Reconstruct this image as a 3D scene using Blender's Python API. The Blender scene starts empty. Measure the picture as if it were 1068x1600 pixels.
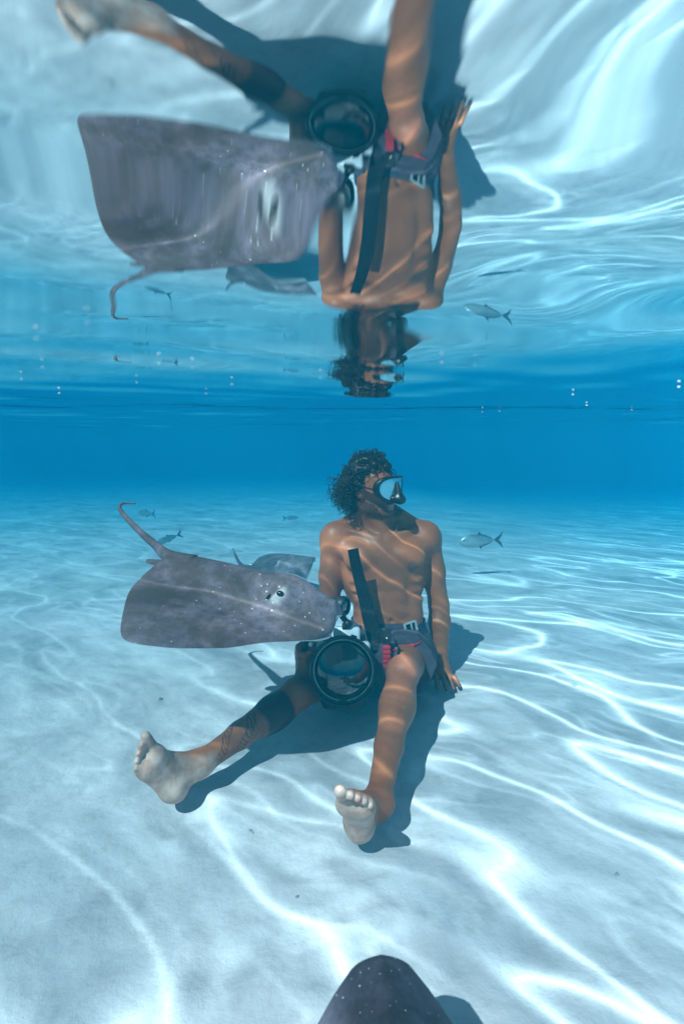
import bpy, bmesh, math, random
import numpy as np
from mathutils import Vector, Matrix, Quaternion

random.seed(7)
rng = np.random.RandomState(11)
scene = bpy.context.scene
COL = scene.collection

# ------------------------------------------------------------------ camera, sky, sun, exposure
CAM_Z = 0.96
PITCH = math.radians(8.0)
FPX = 850.0                                     # focal length in pixels of the 1068 px wide photograph
cam_data = bpy.data.cameras.new('camera')
cam = bpy.data.objects.new('camera', cam_data)
COL.objects.link(cam)
cam.location = (0, 0, CAM_Z)
cam.rotation_euler = (math.pi / 2 - PITCH, 0, 0)
cam_data.sensor_fit = 'HORIZONTAL'
cam_data.sensor_width = 24.0
cam_data.lens = FPX / 1068.0 * 24.0
cam_data.clip_start = 0.01
cam_data.clip_end = 500
cam_data.dof.use_dof = True
cam_data.dof.focus_distance = 1.75
cam_data.dof.aperture_fstop = 4.5
scene.camera = cam

SUN_T = Vector((0.50, 0.64, -1.0)).normalized()     # the way the light travels under water
world = bpy.data.worlds.new('World')
scene.world = world
world.use_nodes = True
wn = world.node_tree
bg = wn.nodes['Background']
sky = wn.nodes.new('ShaderNodeTexSky')
sky.sky_type = 'NISHITA'
sky.sun_disc = False
sky.sun_elevation = math.asin(-SUN_T.z)
sky.sun_rotation = math.atan2(-SUN_T.x, -SUN_T.y) % (2 * math.pi)
wn.links.new(sky.outputs[0], bg.inputs[0])
bg.inputs[1].default_value = 0.05

sun_data = bpy.data.lights.new('sun', 'SUN')
sun_data.energy = 5.0
sun_data.angle = math.radians(0.5)
sun_data.color = (1.0, 0.975, 0.945)
sun = bpy.data.objects.new('sun', sun_data)
sun.rotation_euler = SUN_T.to_track_quat('-Z', 'Y').to_euler()
sun.location = (-3, -1, 6)
COL.objects.link(sun)

vs = scene.view_settings
vs.view_transform = 'Standard'
vs.look = 'None'
vs.exposure = 0.46
vs.gamma = 1.0
vs.use_curve_mapping = False

scene.render.engine = 'CYCLES'
cy = scene.cycles
cy.use_denoising = True
try:
    cy.denoiser = 'OPENIMAGEDENOISE'
    cy.denoising_input_passes = 'RGB_ALBEDO_NORMAL'
except Exception:
    pass
cy.max_bounces = 4
cy.diffuse_bounces = 1
cy.glossy_bounces = 2
cy.transmission_bounces = 3
cy.transparent_max_bounces = 8
cy.volume_bounces = 1
cy.caustics_reflective = True
cy.caustics_refractive = False
cy.sample_clamp_indirect = 4.0
cy.use_adaptive_sampling = False

WATER_Z = 1.022

# ------------------------------------------------------------------ helpers
def P(px, py, Y):
    """the point at forward distance Y that the photograph shows at (px, py)"""
    X = (px - 534.0) / FPX
    Z = -(py - 800.0) / FPX
    c, s = math.cos(PITCH), math.sin(PITCH)
    y = c + Z * s
    z = -s + Z * c
    t = Y / y
    return np.array([X * t, Y, CAM_Z + z * t])

def V3(*a):
    return np.array(a, float)

def nrm(v):
    v = np.asarray(v, float)
    return v / (np.linalg.norm(v) + 1e-12)

WORIGIN = {}

def origin_of(o):
    return WORIGIN.get(o.name, np.zeros(3))

def tag(o, label=None, cat=None, group=None, kind=None):
    if label: o['label'] = label
    if cat: o['category'] = cat
    if group: o['group'] = group
    if kind: o['kind'] = kind
    return o

def empty(name, loc, label=None, cat=None, group=None):
    o = bpy.data.objects.new(name, None)
    o.empty_display_size = 0.05
    COL.objects.link(o)
    o.location = tuple(loc)
    WORIGIN[o.name] = np.array(loc, float)
    return tag(o, label, cat, group)

def build(name, verts, faces, mat, parent=None, smooth=True, origin=None):
    """one mesh object from world-space vertices"""
    verts = np.asarray(verts, float).reshape(-1, 3)
    org = np.array(origin, float) if origin is not None else (origin_of(parent) if parent else V3(0, 0, 0))
    me = bpy.data.meshes.new(name)
    if isinstance(faces, np.ndarray) and faces.ndim == 2:
        nf, k = faces.shape
        me.vertices.add(len(verts))
        me.vertices.foreach_set('co', (verts - org).astype(np.float32).ravel())
        me.loops.add(nf * k)
        me.loops.foreach_set('vertex_index', faces.astype(np.int32).ravel())
        me.polygons.add(nf)
        me.polygons.foreach_set('loop_start', np.arange(0, nf * k, k, dtype=np.int32))
        me.polygons.foreach_set('loop_total', np.full(nf, k, dtype=np.int32))
        me.update(calc_edges=True)
    else:
        me.from_pydata([tuple(v) for v in (verts - org)], [], faces)
        me.update()
    if smooth:
        me.polygons.foreach_set('use_smooth', np.ones(len(me.polygons), dtype=bool))
    mats = mat if isinstance(mat, (list, tuple)) else [mat]
    for m in mats:
        me.materials.append(m)
    o = bpy.data.objects.new(name, me)
    COL.objects.link(o)
    if parent is not None:
        o.parent = parent
        o.location = tuple(org - origin_of(parent))
    else:
        o.location = tuple(org)
    WORIGIN[o.name] = org
    return o

def add_attr(o, name, values):
    a = o.data.attributes.new(name, 'FLOAT', 'POINT')
    a.data.foreach_set('value', np.asarray(values, np.float32))

class MB:
    """collects simple shapes into one mesh"""
    def __init__(self):
        self.v, self.f = [], []
    def add(self, verts, faces):
        n = len(self.v)
        self.v += [tuple(x) for x in verts]
        self.f += [tuple(i + n for i in fc) for fc in faces]
        return self
    def tube(self, pts, radii, sides=8, cap=True, flat=None):
        pts = [np.asarray(p, float) for p in pts]
        if not hasattr(radii, '__len__'):
            radii = [radii] * len(pts)
        n = len(pts)
        t0 = nrm(pts[1] - pts[0])
        ref = V3(0, 0, 1) if abs(t0[2]) < 0.9 else V3(1, 0, 0)
        if flat is not None: ref = np.asarray(flat[0], float)
        u = nrm(np.cross(t0, ref))
        verts = []
        for i in range(n):
            t = nrm(pts[min(i + 1, n - 1)] - pts[max(i - 1, 0)])
            u = nrm(u - t * np.dot(u, t))
            w = np.cross(t, u)
            ra = rb = radii[i]
            if flat is not None: rb = ra * flat[1]
            for k in range(sides):
                a = 2 * math.pi * k / sides
                verts.append(pts[i] + u * ra * math.cos(a) + w * rb * math.sin(a))
        faces = []
        for i in range(n - 1):
            for k in range(sides):
                a, b = i * sides + k, i * sides + (k + 1) % sides
                faces.append((a, b, b + sides, a + sides))
        if cap:
            faces.append(tuple(range(sides - 1, -1, -1)))
            faces.append(tuple((n - 1) * sides + k for k in range(sides)))
        return self.add(verts, faces)
    def lathe(self, c, axis, prof, sides=32, up=(0, 0, 1)):
        """prof: list of (radius, offset along the axis)"""
        axis = nrm(axis)
        ref = np.asarray(up, float)
        if abs(np.dot(nrm(ref), axis)) > 0.95: ref = V3(1, 0, 0)
        u = nrm(np.cross(axis, ref)); w = np.cross(axis, u)
        c = np.asarray(c, float)
        verts, faces = [], []
        for r, h in prof:
            for k in range(sides):
                a = 2 * math.pi * k / sides
                verts.append(c + axis * h + (u * math.cos(a) + w * math.sin(a)) * max(r, 1e-5))
        for i in range(len(prof) - 1):
            for k in range(sides):
                a, b = i * sides + k, i * sides + (k + 1) % sides
                faces.append((a, b, b + sides, a + sides))
        return self.add(verts, faces)
    def box(self, c, half, axes=None, bevel=0.0):
        axes = np.eye(3) if axes is None else np.asarray(axes, float)
        bm = bmesh.new()
        bmesh.ops.create_cube(bm, size=2.0)
        for v in bm.verts:
            v.co = Vector((v.co.x * half[0], v.co.y * half[1], v.co.z * half[2]))
        if bevel > 0:
            bmesh.ops.bevel(bm, geom=list(bm.edges), offset=bevel, segments=3, profile=0.5, affect='EDGES')
        bm.verts.index_update()
        vv = [np.asarray(c, float) + axes[0] * v.co.x + axes[1] * v.co.y + axes[2] * v.co.z for v in bm.verts]
        ff = [tuple(v.index for v in f.verts) for f in bm.faces]
        bm.free()
        return self.add(vv, ff)
    def ball(self, c, r, axes=None, seg=16):
        rr = r if hasattr(r, '__len__') else (r, r, r)
        axes = np.eye(3) if axes is None else np.asarray(axes, float)
        verts, faces = [], []
        rings = seg // 2
        for i in range(rings + 1):
            th = math.pi * i / rings
            for k in range(seg):
                a = 2 * math.pi * k / seg
                q = (math.sin(th) * math.cos(a) * rr[0], math.sin(th) * math.sin(a) * rr[1], math.cos(th) * rr[2])
                verts.append(np.asarray(c, float) + axes[0] * q[0] + axes[1] * q[1] + axes[2] * q[2])
        for i in range(rings):
            for k in range(seg):
                a, b = i * seg + k, i * seg + (k + 1) % seg
                faces.append((a, a + seg, b + seg, b))
        return self.add(verts, faces)
    def build(self, name, mat, parent=None, smooth=True, origin=None, sharp=None):
        o = build(name, self.v, self.f, mat, parent, smooth, origin)
        bm = bmesh.new(); bm.from_mesh(o.data)
        bmesh.ops.remove_doubles(bm, verts=bm.verts, dist=1e-5)
        bmesh.ops.recalc_face_normals(bm, faces=bm.faces)
        if smooth:
            for e in bm.edges:
                if len(e.link_faces) == 2 and e.calc_face_angle(0) > math.radians(40):
                    e.smooth = False
        bm.to_mesh(o.data); bm.free()
        return o

# ---- smooth solids: a distance field on a grid, turned into one continuous surface
class Field:
    def __init__(self, lo, hi, h):
        self.lo = np.array(lo, float); self.h = h
        self.n = np.ceil((np.array(hi, float) - self.lo) / h).astype(int) + 1
        self.a = np.full(self.n, 0.5, np.float32)
    def _win(self, lo, hi):
        i0 = np.clip(np.floor((lo - self.lo) / self.h).astype(int), 0, self.n)
        i1 = np.clip(np.ceil((hi - self.lo) / self.h).astype(int) + 1, 0, self.n)
        if np.any(i1 <= i0): return None
        sl = tuple(slice(a, b) for a, b in zip(i0, i1))
        ax = [(self.lo[k] + self.h * np.arange(i0[k], i1[k])).astype(np.float32) for k in range(3)]
        return sl, ax[0][:, None, None], ax[1][None, :, None], ax[2][None, None, :]
    def _mix(self, sl, d, k, op):
        A = self.a[sl]
        if op == 'add':
            hh = np.maximum(k - np.abs(A - d), 0) / k
            self.a[sl] = np.minimum(A, d) - hh * hh * k * 0.25
        else:
            d = -d
            hh = np.maximum(k - np.abs(A - d), 0) / k
            self.a[sl] = np.maximum(A, d) + hh * hh * k * 0.25
    def cone(self, a, b, r1, r2, k=0.02, op='add'):
        a = np.asarray(a, float); b = np.asarray(b, float)
        m = max(r1, r2) + k + 4 * self.h
        w = self._win(np.minimum(a, b) - m, np.maximum(a, b) + m)
        if w is None: return self
        sl, X, Y, Z = w
        ba = b - a
        t = ((X - a[0]) * ba[0] + (Y - a[1]) * ba[1] + (Z - a[2]) * ba[2]) / max(np.dot(ba, ba), 1e-9)
        t = np.clip(t, 0, 1)
        d = np.sqrt((X - a[0] - t * ba[0]) ** 2 + (Y - a[1] - t * ba[1]) ** 2 + (Z - a[2] - t * ba[2]) ** 2) - (r1 + (r2 - r1) * t)
        self._mix(sl, d, k, op)
        return self
    def chain(self, pts, rs, k=0.02):
        for i in range(len(pts) - 1):
            self.cone(pts[i], pts[i + 1], rs[i], rs[i + 1], k)
        return self
    def ell(self, c, r, axes=None, k=0.02, op='add'):
        c = np.asarray(c, float); r = np.asarray(r, float)
        axes = np.eye(3) if axes is None else np.asarray(axes, float)
        m = max(r) + k + 4 * self.h
        w = self._win(c - m, c + m)
        if w is None: return self
        sl, X, Y, Z = w
        X = X - c[0]; Y = Y - c[1]; Z = Z - c[2]
        q = [(axes[i][0] * X + axes[i][1] * Y + axes[i][2] * Z) for i in range(3)]
        k0 = np.sqrt((q[0] / r[0]) ** 2 + (q[1] / r[1]) ** 2 + (q[2] / r[2]) ** 2)
        k1 = np.sqrt((q[0] / r[0] ** 2) ** 2 + (q[1] / r[1] ** 2) ** 2 + (q[2] / r[2] ** 2) ** 2) + 1e-6
        d = k0 * (k0 - 1.0) / k1
        self._mix(sl, d.astype(np.float32), k, op)
        return self
    def plane(self, p, n):
        """keep the side the normal points away from"""
        n = nrm(n); p = np.asarray(p, float)
        ax = [self.lo[k] + self.h * np.arange(self.n[k]) for k in range(3)]
        d = (ax[0][:, None, None] - p[0]) * n[0] + (ax[1][None, :, None] - p[1]) * n[1] + (ax[2][None, None, :] - p[2]) * n[2]
        self.a = np.maximum(self.a, d.astype(np.float32))
        return self
    def mesh(self, relax=2):
        A = self.a
        S = A < 0
        nx, ny, nz = S.shape
        c = S[:-1, :-1, :-1].astype(np.int8)
        tot = np.zeros((nx - 1, ny - 1, nz - 1), np.int8)
        for dx in (0, 1):
            for dy in (0, 1):
                for dz in (0, 1):
                    tot += S[dx:nx - 1 + dx, dy:ny - 1 + dy, dz:nz - 1 + dz]
        act = (tot > 0) & (tot < 8)
        idx = np.argwhere(act)
        vid = np.full(act.shape, -1, np.int32)
        vid[act] = np.arange(len(idx))
        corners = np.array([(i, j, k) for i in (0, 1) for j in (0, 1) for k in (0, 1)])
        vals = np.stack([A[idx[:, 0] + o[0], idx[:, 1] + o[1], idx[:, 2] + o[2]] for o in corners], 1)
        acc = np.zeros((len(idx), 3)); cnt = np.zeros(len(idx))
        for p in range(8):
            for q in range(p + 1, 8):
                if np.abs(corners[p] - corners[q]).sum() != 1: continue
                a, b = vals[:, p], vals[:, q]
                m = (a < 0) != (b < 0)
                t = np.where(m, a / np.where(m, a - b, 1), 0)
                pt = corners[p][None, :] + t[:, None] * (corners[q] - corners[p])[None, :]
                acc[m] += pt[m]; cnt[m] += 1
        verts = self.lo + self.h * (idx + acc / cnt[:, None])
        quads = []
        for ax in range(3):
            s0 = [slice(None)] * 3; s1 = [slice(None)] * 3
            s0[ax] = slice(0, -1); s1[ax] = slice(1, None)
            a, b = S[tuple(s0)], S[tuple(s1)]
            e = np.argwhere(a != b)
            o1, o2 = [d for d in range(3) if d != ax]
            ok = (e[:, o1] > 0) & (e[:, o2] > 0) & (e[:, o1] < S.shape[o1] - 1) & (e[:, o2] < S.shape[o2] - 1)
            e = e[ok]
            inside = a[e[:, 0], e[:, 1], e[:, 2]]
            def g(d1, d2):
                f = e.copy(); f[:, o1] += d1; f[:, o2] += d2
                return vid[f[:, 0], f[:, 1], f[:, 2]]
            q = np.stack([g(-1, -1), g(0, -1), g(0, 0), g(-1, 0)], 1)
            flip = inside if ax != 1 else ~inside
            q[~flip] = q[~flip][:, ::-1]
            quads.append(q)
        quads = np.concatenate(quads)
        quads = quads[(quads >= 0).all(1)]
        for _ in range(relax):
            s = np.zeros_like(verts); n = np.zeros(len(verts))
            for i in range(4):
                for j in (1, 3):
                    np.add.at(s, quads[:, i], verts[quads[:, (i + j) % 4]])
                    np.add.at(n, quads[:, i], 1)
            verts = verts * 0.5 + 0.5 * s / np.maximum(n, 1)[:, None]
        return verts, quads

def frame(f, up):
    """rows: side, forward, up"""
    f = nrm(f); s = nrm(np.cross(f, up)); u = np.cross(s, f)
    return s, f, u

def smooth01(x, a, b):
    t = np.clip((x - a) / (b - a), 0, 1)
    return t * t * (3 - 2 * t)

def sines(x, y, comps):
    z = np.zeros_like(x)
    for kx, ky, ph, am in comps:
        z = z + am * np.sin(kx * x + ky * y + ph)
    return z

# ------------------------------------------------------------------ node helpers and materials
class NT:
    def __init__(self, mat):
        self.t = mat.node_tree; self.n = self.t.nodes; self.l = self.t.links
    def node(self, typ, **kw):
        nd = self.n.new(typ)
        for k, v in kw.items():
            setattr(nd, k, v)
        return nd
    def put(self, sock, val):
        if hasattr(val, 'is_output') or isinstance(val, bpy.types.NodeSocket):
            self.l.new(val, sock)
        else:
            sock.default_value = val
    def math(self, op, a, b=0.0, clamp=False):
        nd = self.node('ShaderNodeMath', operation=op); nd.use_clamp = clamp
        self.put(nd.inputs[0], a); self.put(nd.inputs[1], b)
        return nd.outputs[0]
    def noise(self, vec, scale, detail=2.0, rough=0.5, dist=0.0, color=False):
        nd = self.node('ShaderNodeTexNoise')
        if vec is not None: self.put(nd.inputs['Vector'], vec)
        nd.inputs['Scale'].default_value = scale; nd.inputs['Detail'].default_value = detail
        nd.inputs['Roughness'].default_value = rough; nd.inputs['Distortion'].default_value = dist
        return nd.outputs['Color' if color else 'Fac']
    def ramp(self, fac, stops):
        nd = self.node('ShaderNodeValToRGB')
        self.put(nd.inputs[0], fac)
        el = nd.color_ramp.elements
        while len(el) < len(stops): el.new(0.5)
        for e, (p, c) in zip(el, stops):
            e.position = p
            e.color = (c[0], c[1], c[2], 1) if hasattr(c, '__len__') else (c, c, c, 1)
        return nd.outputs[0]
    def mix(self, fac, a, b, blend='MIX'):
        nd = self.node('ShaderNodeMix', data_type='RGBA', blend_type=blend)
        self.put(nd.inputs['Factor'], fac)
        for s, v in ((nd.inputs[6], a), (nd.inputs[7], b)):
            if isinstance(v, bpy.types.NodeSocket): self.l.new(v, s)
            else: s.default_value = (v[0], v[1], v[2], 1)
        return nd.outputs[2]
    def attr(self, name):
        return self.node('ShaderNodeAttribute', attribute_name=name).outputs['Fac']
    def bump(self, height, strength, dist):
        nd = self.node('ShaderNodeBump')
        nd.inputs['Strength'].default_value = strength; nd.inputs['Distance'].default_value = dist
        self.put(nd.inputs['Height'], height)
        return nd.outputs[0]

def material(name, color=(0.5, 0.5, 0.5), rough=0.5, metal=0.0, spec=0.5):
    m = bpy.data.materials.new(name)
    m.use_nodes = True
    b = m.node_tree.nodes['Principled BSDF']
    b.inputs['Base Color'].default_value = (*color, 1)
    b.inputs['Roughness'].default_value = rough
    b.inputs['Metallic'].default_value = metal
    b.inputs['Specular IOR Level'].default_value = spec
    return m, NT(m), b

def mottled(name, c1, c2, scale, rough=0.5, metal=0.0, spec=0.4, bump=0.0, bscale=None, detail=4.0):
    m, t, b = material(name, c1, rough, metal, spec)
    tc = t.node('ShaderNodeTexCoord').outputs['Object']
    f = t.noise(tc, scale, detail, 0.6)
    t.put(b.inputs['Base Color'], t.mix(t.ramp(f, [(0.35, 0.0), (0.65, 1.0)]), c1, c2))
    t.put(b.inputs['Roughness'], t.math('ADD', t.math('MULTIPLY', f, 0.25), rough - 0.12))
    if bump:
        t.put(b.inputs['Normal'], t.bump(t.noise(tc, bscale or scale * 4, 3.0), bump, 0.004))
    return m

# sand
M_SAND, t, b = material('sand', (0.62, 0.60, 0.56), 0.9, 0, 0.15)
pos = t.node('ShaderNodeNewGeometry').outputs['Position']
f1 = t.noise(pos, 2.2, 5.0, 0.6)
f2 = t.noise(pos, 26.0, 4.0, 0.65)
f3 = t.noise(pos, 420.0, 2.0, 0.7)
c = t.mix(t.ramp(f1, [(0.35, 0.0), (0.7, 1.0)]), (0.63, 0.575, 0.61), (0.72, 0.665, 0.70))
c = t.mix(t.ramp(f2, [(0.32, 0.5), (0.50, 0.0)]), c, (0.50, 0.48, 0.49))
c = t.mix(t.ramp(f3, [(0.26, 0.7), (0.36, 0.0)]), c, (0.42, 0.41, 0.40))
t.put(b.inputs['Base Color'], c)
hgt = t.math('ADD', t.math('MULTIPLY', f2, 1.0), t.math('MULTIPLY', f3, 0.10))
hgt = t.math('ADD', hgt, t.math('MULTIPLY', t.noise(pos, 75.0, 3.0, 0.6), 0.35))
t.put(b.inputs['Normal'], t.bump(hgt, 0.32, 0.014))

# water surface: Fresnel mirror from below, clear towards the steep sun, caustic light painted into its transparent colour
M_WATER = bpy.data.materials.new('water_surface'); M_WATER.use_nodes = True
t = NT(M_WATER)
for nd in list(t.n):
    if nd.type != 'OUTPUT_MATERIAL': t.n.remove(nd)
out = [nd for nd in t.n if nd.type == 'OUTPUT_MATERIAL'][0]
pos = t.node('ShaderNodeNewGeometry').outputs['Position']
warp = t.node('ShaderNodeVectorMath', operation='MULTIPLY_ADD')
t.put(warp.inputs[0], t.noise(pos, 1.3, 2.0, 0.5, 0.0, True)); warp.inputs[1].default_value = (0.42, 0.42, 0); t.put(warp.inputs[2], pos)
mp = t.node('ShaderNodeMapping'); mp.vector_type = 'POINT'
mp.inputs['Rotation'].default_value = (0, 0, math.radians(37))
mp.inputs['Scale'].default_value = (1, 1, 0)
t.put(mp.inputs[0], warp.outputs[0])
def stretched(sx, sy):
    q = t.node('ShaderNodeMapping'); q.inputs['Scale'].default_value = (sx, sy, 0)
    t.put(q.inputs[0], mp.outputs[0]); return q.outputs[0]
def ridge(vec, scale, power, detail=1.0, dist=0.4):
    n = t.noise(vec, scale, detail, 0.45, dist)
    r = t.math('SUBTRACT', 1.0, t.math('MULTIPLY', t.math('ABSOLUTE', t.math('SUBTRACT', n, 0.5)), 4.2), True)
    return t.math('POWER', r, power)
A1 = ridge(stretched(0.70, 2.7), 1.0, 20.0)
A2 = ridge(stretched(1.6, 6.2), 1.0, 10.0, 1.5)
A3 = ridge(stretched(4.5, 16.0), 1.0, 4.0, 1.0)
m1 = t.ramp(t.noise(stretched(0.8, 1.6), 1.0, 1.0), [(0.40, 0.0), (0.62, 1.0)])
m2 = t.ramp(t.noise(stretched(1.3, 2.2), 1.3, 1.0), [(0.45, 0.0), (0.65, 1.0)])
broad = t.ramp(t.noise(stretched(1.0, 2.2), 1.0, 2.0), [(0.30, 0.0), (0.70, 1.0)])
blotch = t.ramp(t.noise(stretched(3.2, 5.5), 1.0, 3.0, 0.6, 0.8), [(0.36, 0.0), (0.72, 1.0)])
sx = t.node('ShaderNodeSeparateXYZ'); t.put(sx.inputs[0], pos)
caustic_amt = t.math('ADD', t.math('MULTIPLY', t.noise(pos, 0.55, 1.0), 1.1), t.math('SUBTRACT', t.math('MULTIPLY', sx.outputs[0], 0.24), t.math('MULTIPLY', sx.outputs[1], 0.16)))  # strength of the painted caustics, higher to the right and nearer
caustic_amt = t.ramp(caustic_amt, [(0.0, 0.14), (0.25, 0.42), (0.75, 1.0)])
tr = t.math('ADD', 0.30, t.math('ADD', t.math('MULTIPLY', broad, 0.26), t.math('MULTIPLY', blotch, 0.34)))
tr = t.math('ADD', tr, t.math('MULTIPLY', t.math('MULTIPLY', A1, caustic_amt), 2.4))
tr = t.math('ADD', tr, t.math('MULTIPLY', t.math('MULTIPLY', A2, t.math('MULTIPLY', m1, caustic_amt)), 1.4))
tr = t.math('ADD', tr, t.math('MULTIPLY', t.math('MULTIPLY', A3, t.math('MULTIPLY', m2, caustic_amt)), 0.6))
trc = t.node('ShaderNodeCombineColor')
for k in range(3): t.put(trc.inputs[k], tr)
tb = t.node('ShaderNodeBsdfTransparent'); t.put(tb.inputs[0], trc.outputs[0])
gl = t.node('ShaderNodeBsdfGlossy'); gl.inputs['Roughness'].default_value = 0.0; gl.inputs['Color'].default_value = (1, 1, 1, 1)
fr = t.node('ShaderNodeFresnel'); fr.inputs['IOR'].default_value = 1.333
mx = t.node('ShaderNodeMixShader')
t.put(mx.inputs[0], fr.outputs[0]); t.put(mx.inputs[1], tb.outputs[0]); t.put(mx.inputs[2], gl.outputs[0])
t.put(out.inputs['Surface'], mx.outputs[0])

# water body
M_HAZE = bpy.data.materials.new('haze'); M_HAZE.use_nodes = True
t = NT(M_HAZE)
for nd in list(t.n):
    if nd.type != 'OUTPUT_MATERIAL': t.n.remove(nd)
out = [nd for nd in t.n if nd.type == 'OUTPUT_MATERIAL'][0]
pv = t.node('ShaderNodeVolumePrincipled')
pv.inputs['Color'].default_value = (0.003, 0.138, 0.208, 1)
pv.inputs['Absorption Color'].default_value = (0.0, 0.435, 0.71, 1)
pv.inputs['Density'].default_value = 0.27
pv.inputs['Anisotropy'].default_value = 0.0
t.put(out.inputs['Volume'], pv.outputs[0])

# skin
M_SKIN, t, b = material('skin', (0.5, 0.3, 0.2), 0.48, 0, 0.35)
tc = t.node('ShaderNodeTexCoord').outputs['Object']
n1 = t.noise(tc, 9.0, 4.0, 0.6); n2 = t.noise(tc, 70.0, 3.0, 0.6)
c = t.mix(n1, (0.31, 0.083, 0.031), (0.46, 0.145, 0.058))
c = t.mix(t.math('MULTIPLY', n2, 0.25), c, (0.27, 0.085, 0.036))
c = t.mix(t.math('MULTIPLY', t.attr('ruddy'), 0.5), c, (0.45, 0.14, 0.09))
body_hair = t.math('MULTIPLY', t.attr('hairy'), t.ramp(t.noise(tc, 260.0, 2.0, 0.7), [(0.42, 0.0), (0.66, 0.45)]))
c = t.mix(body_hair, c, (0.10, 0.055, 0.035))
c = t.mix(t.math('MULTIPLY', t.attr('beard'), t.ramp(t.noise(tc, 220.0, 2.0, 0.7), [(0.3, 0.35), (0.6, 1.0)])), c, (0.035, 0.022, 0.018))
c = t.mix(t.attr('lips'), c, (0.42, 0.19, 0.16))
c = t.mix(t.attr('areola'), c, (0.20, 0.085, 0.06))
# tattoo on the shin and calf: a solid band, then rows of fine strokes
al = t.attr('shin'); ar = t.attr('around')
wob = t.math('MULTIPLY', t.math('SUBTRACT', t.noise(tc, 16.0, 2.0), 0.5), 0.10)
al2 = t.math('ADD', al, wob)
wave = t.math('MULTIPLY', t.math('SINE', t.math('MULTIPLY', ar, 3.0)), 5.0)
rows = t.math('SINE', t.math('ADD', t.math('MULTIPLY', al2, 210.0), wave))
leaf = t.math('SINE', t.math('ADD', t.math('MULTIPLY', al2, 26.0), t.math('MULTIPLY', ar, 3.0)))
strokes = t.math('MAXIMUM', t.math('MULTIPLY', t.ramp(rows, [(0.30, 0.0), (0.60, 0.9)]), t.ramp(leaf, [(0.15, 0.25), (0.40, 1.0)])), t.ramp(t.math('ABSOLUTE', t.math('SUBTRACT', leaf, 0.55)), [(0.06, 1.0), (0.13, 0.0)]))
solid = t.ramp(al2, [(0.14, 0.0), (0.17, 1.0), (0.42, 1.0), (0.46, 0.0)])
zone = t.ramp(al2, [(0.42, 0.0), (0.46, 1.0), (0.90, 1.0), (0.95, 0.0)])
ink = t.math('MAXIMUM', t.math('MULTIPLY', solid, 0.92), t.math('MULTIPLY', t.math('MULTIPLY', strokes, zone), 0.78))
ink = t.math('MULTIPLY', ink, t.attr('tattoo'))
c = t.mix(ink, c, (0.022, 0.022, 0.026))
dust = t.math('MULTIPLY', t.attr('sole'), t.ramp(t.noise(tc, 38.0, 4.0, 0.65), [(0.28, 0.35), (0.62, 1.0)]))
c = t.mix(dust, c, (0.66, 0.45, 0.38))
c = t.mix(t.attr('crease'), c, (0.30, 0.16, 0.11))
t.put(b.inputs['Base Color'], c)
t.put(b.inputs['Normal'], t.bump(t.math('ADD', n2, t.math('MULTIPLY', t.noise(tc, 300.0, 2.0), 0.4)), 0.12, 0.004))
b.inputs['Subsurface Weight'].default_value = 0.0

M_HAIR, t, b = material('hair', (0.012, 0.009, 0.008), 0.45, 0, 0.4)
tc = t.node('ShaderNodeTexCoord').outputs['Object']
t.put(b.inputs['Base Color'], t.mix(t.noise(tc, 60.0), (0.006, 0.005, 0.005), (0.028, 0.019, 0.015)))

M_SHORTS, t, b = material('shorts_fabric', (0.05, 0.055, 0.075), 0.8, 0, 0.2)
tc = t.node('ShaderNodeTexCoord').outputs['Object']
t.put(b.inputs['Base Color'], t.mix(t.noise(tc, 30.0, 5.0, 0.7), (0.040, 0.040, 0.058), (0.085, 0.072, 0.095)))
t.put(b.inputs['Normal'], t.bump(t.noise(tc, 45.0, 3.0), 0.35, 0.006))

M_BLACK = mottled('black_plastic', (0.006, 0.006, 0.007), (0.014, 0.014, 0.015), 30, 0.42, 0, 0.4, 0.05)
M_RUBBER = mottled('black_rubber', (0.008, 0.008, 0.009), (0.018, 0.018, 0.02), 22, 0.65, 0, 0.3, 0.08)
M_SILICONE = mottled('black_silicone', (0.006, 0.006, 0.007), (0.012, 0.012, 0.013), 25, 0.36, 0, 0.5)
M_WEB = mottled('navy_webbing', (0.015, 0.028, 0.055), (0.06, 0.085, 0.13), 120, 0.75, 0, 0.2, 0.2, 400)
M_STRAP = mottled('black_webbing', (0.006, 0.006, 0.008), (0.016, 0.016, 0.019), 90, 0.8, 0, 0.15, 0.2, 400)
M_HOUSING = mottled('grey_blue_housing', (0.50, 0.55, 0.62), (0.62, 0.66, 0.72), 20, 0.35, 0, 0.5)
M_STEEL = mottled('brushed_steel', (0.66, 0.64, 0.62), (0.78, 0.76, 0.74), 60, 0.36, 0.55)
M_RED = mottled('red_rubber', (0.42, 0.012, 0.025), (0.55, 0.02, 0.04), 60, 0.5, 0, 0.4)
M_REDCORD = mottled('red_cord', (0.45, 0.015, 0.03), (0.6, 0.03, 0.05), 200, 0.7, 0, 0.2)
M_GLASS, t, b = material('dark_port_glass', (0.003, 0.004, 0.006), 0.03, 0, 0.9)
b.inputs['Coat Weight'].default_value = 0.6
b.inputs['Coat Roughness'].default_value = 0.02
t.put(b.inputs['Roughness'], t.math('MULTIPLY', t.noise(t.node('ShaderNodeTexCoord').outputs['Object'], 40.0), 0.06))
M_LENS, t, b = material('mask_lens', (0.62, 0.70, 0.72), 0.06, 0.85, 0.5)
t.put(b.inputs['Roughness'], t.math('MULTIPLY', t.noise(t.node('ShaderNodeTexCoord').outputs['Object'], 50.0), 0.14))
M_NECK = mottled('necklace_beads', (0.20, 0.16, 0.11), (0.35, 0.30, 0.22), 150, 0.5)

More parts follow.
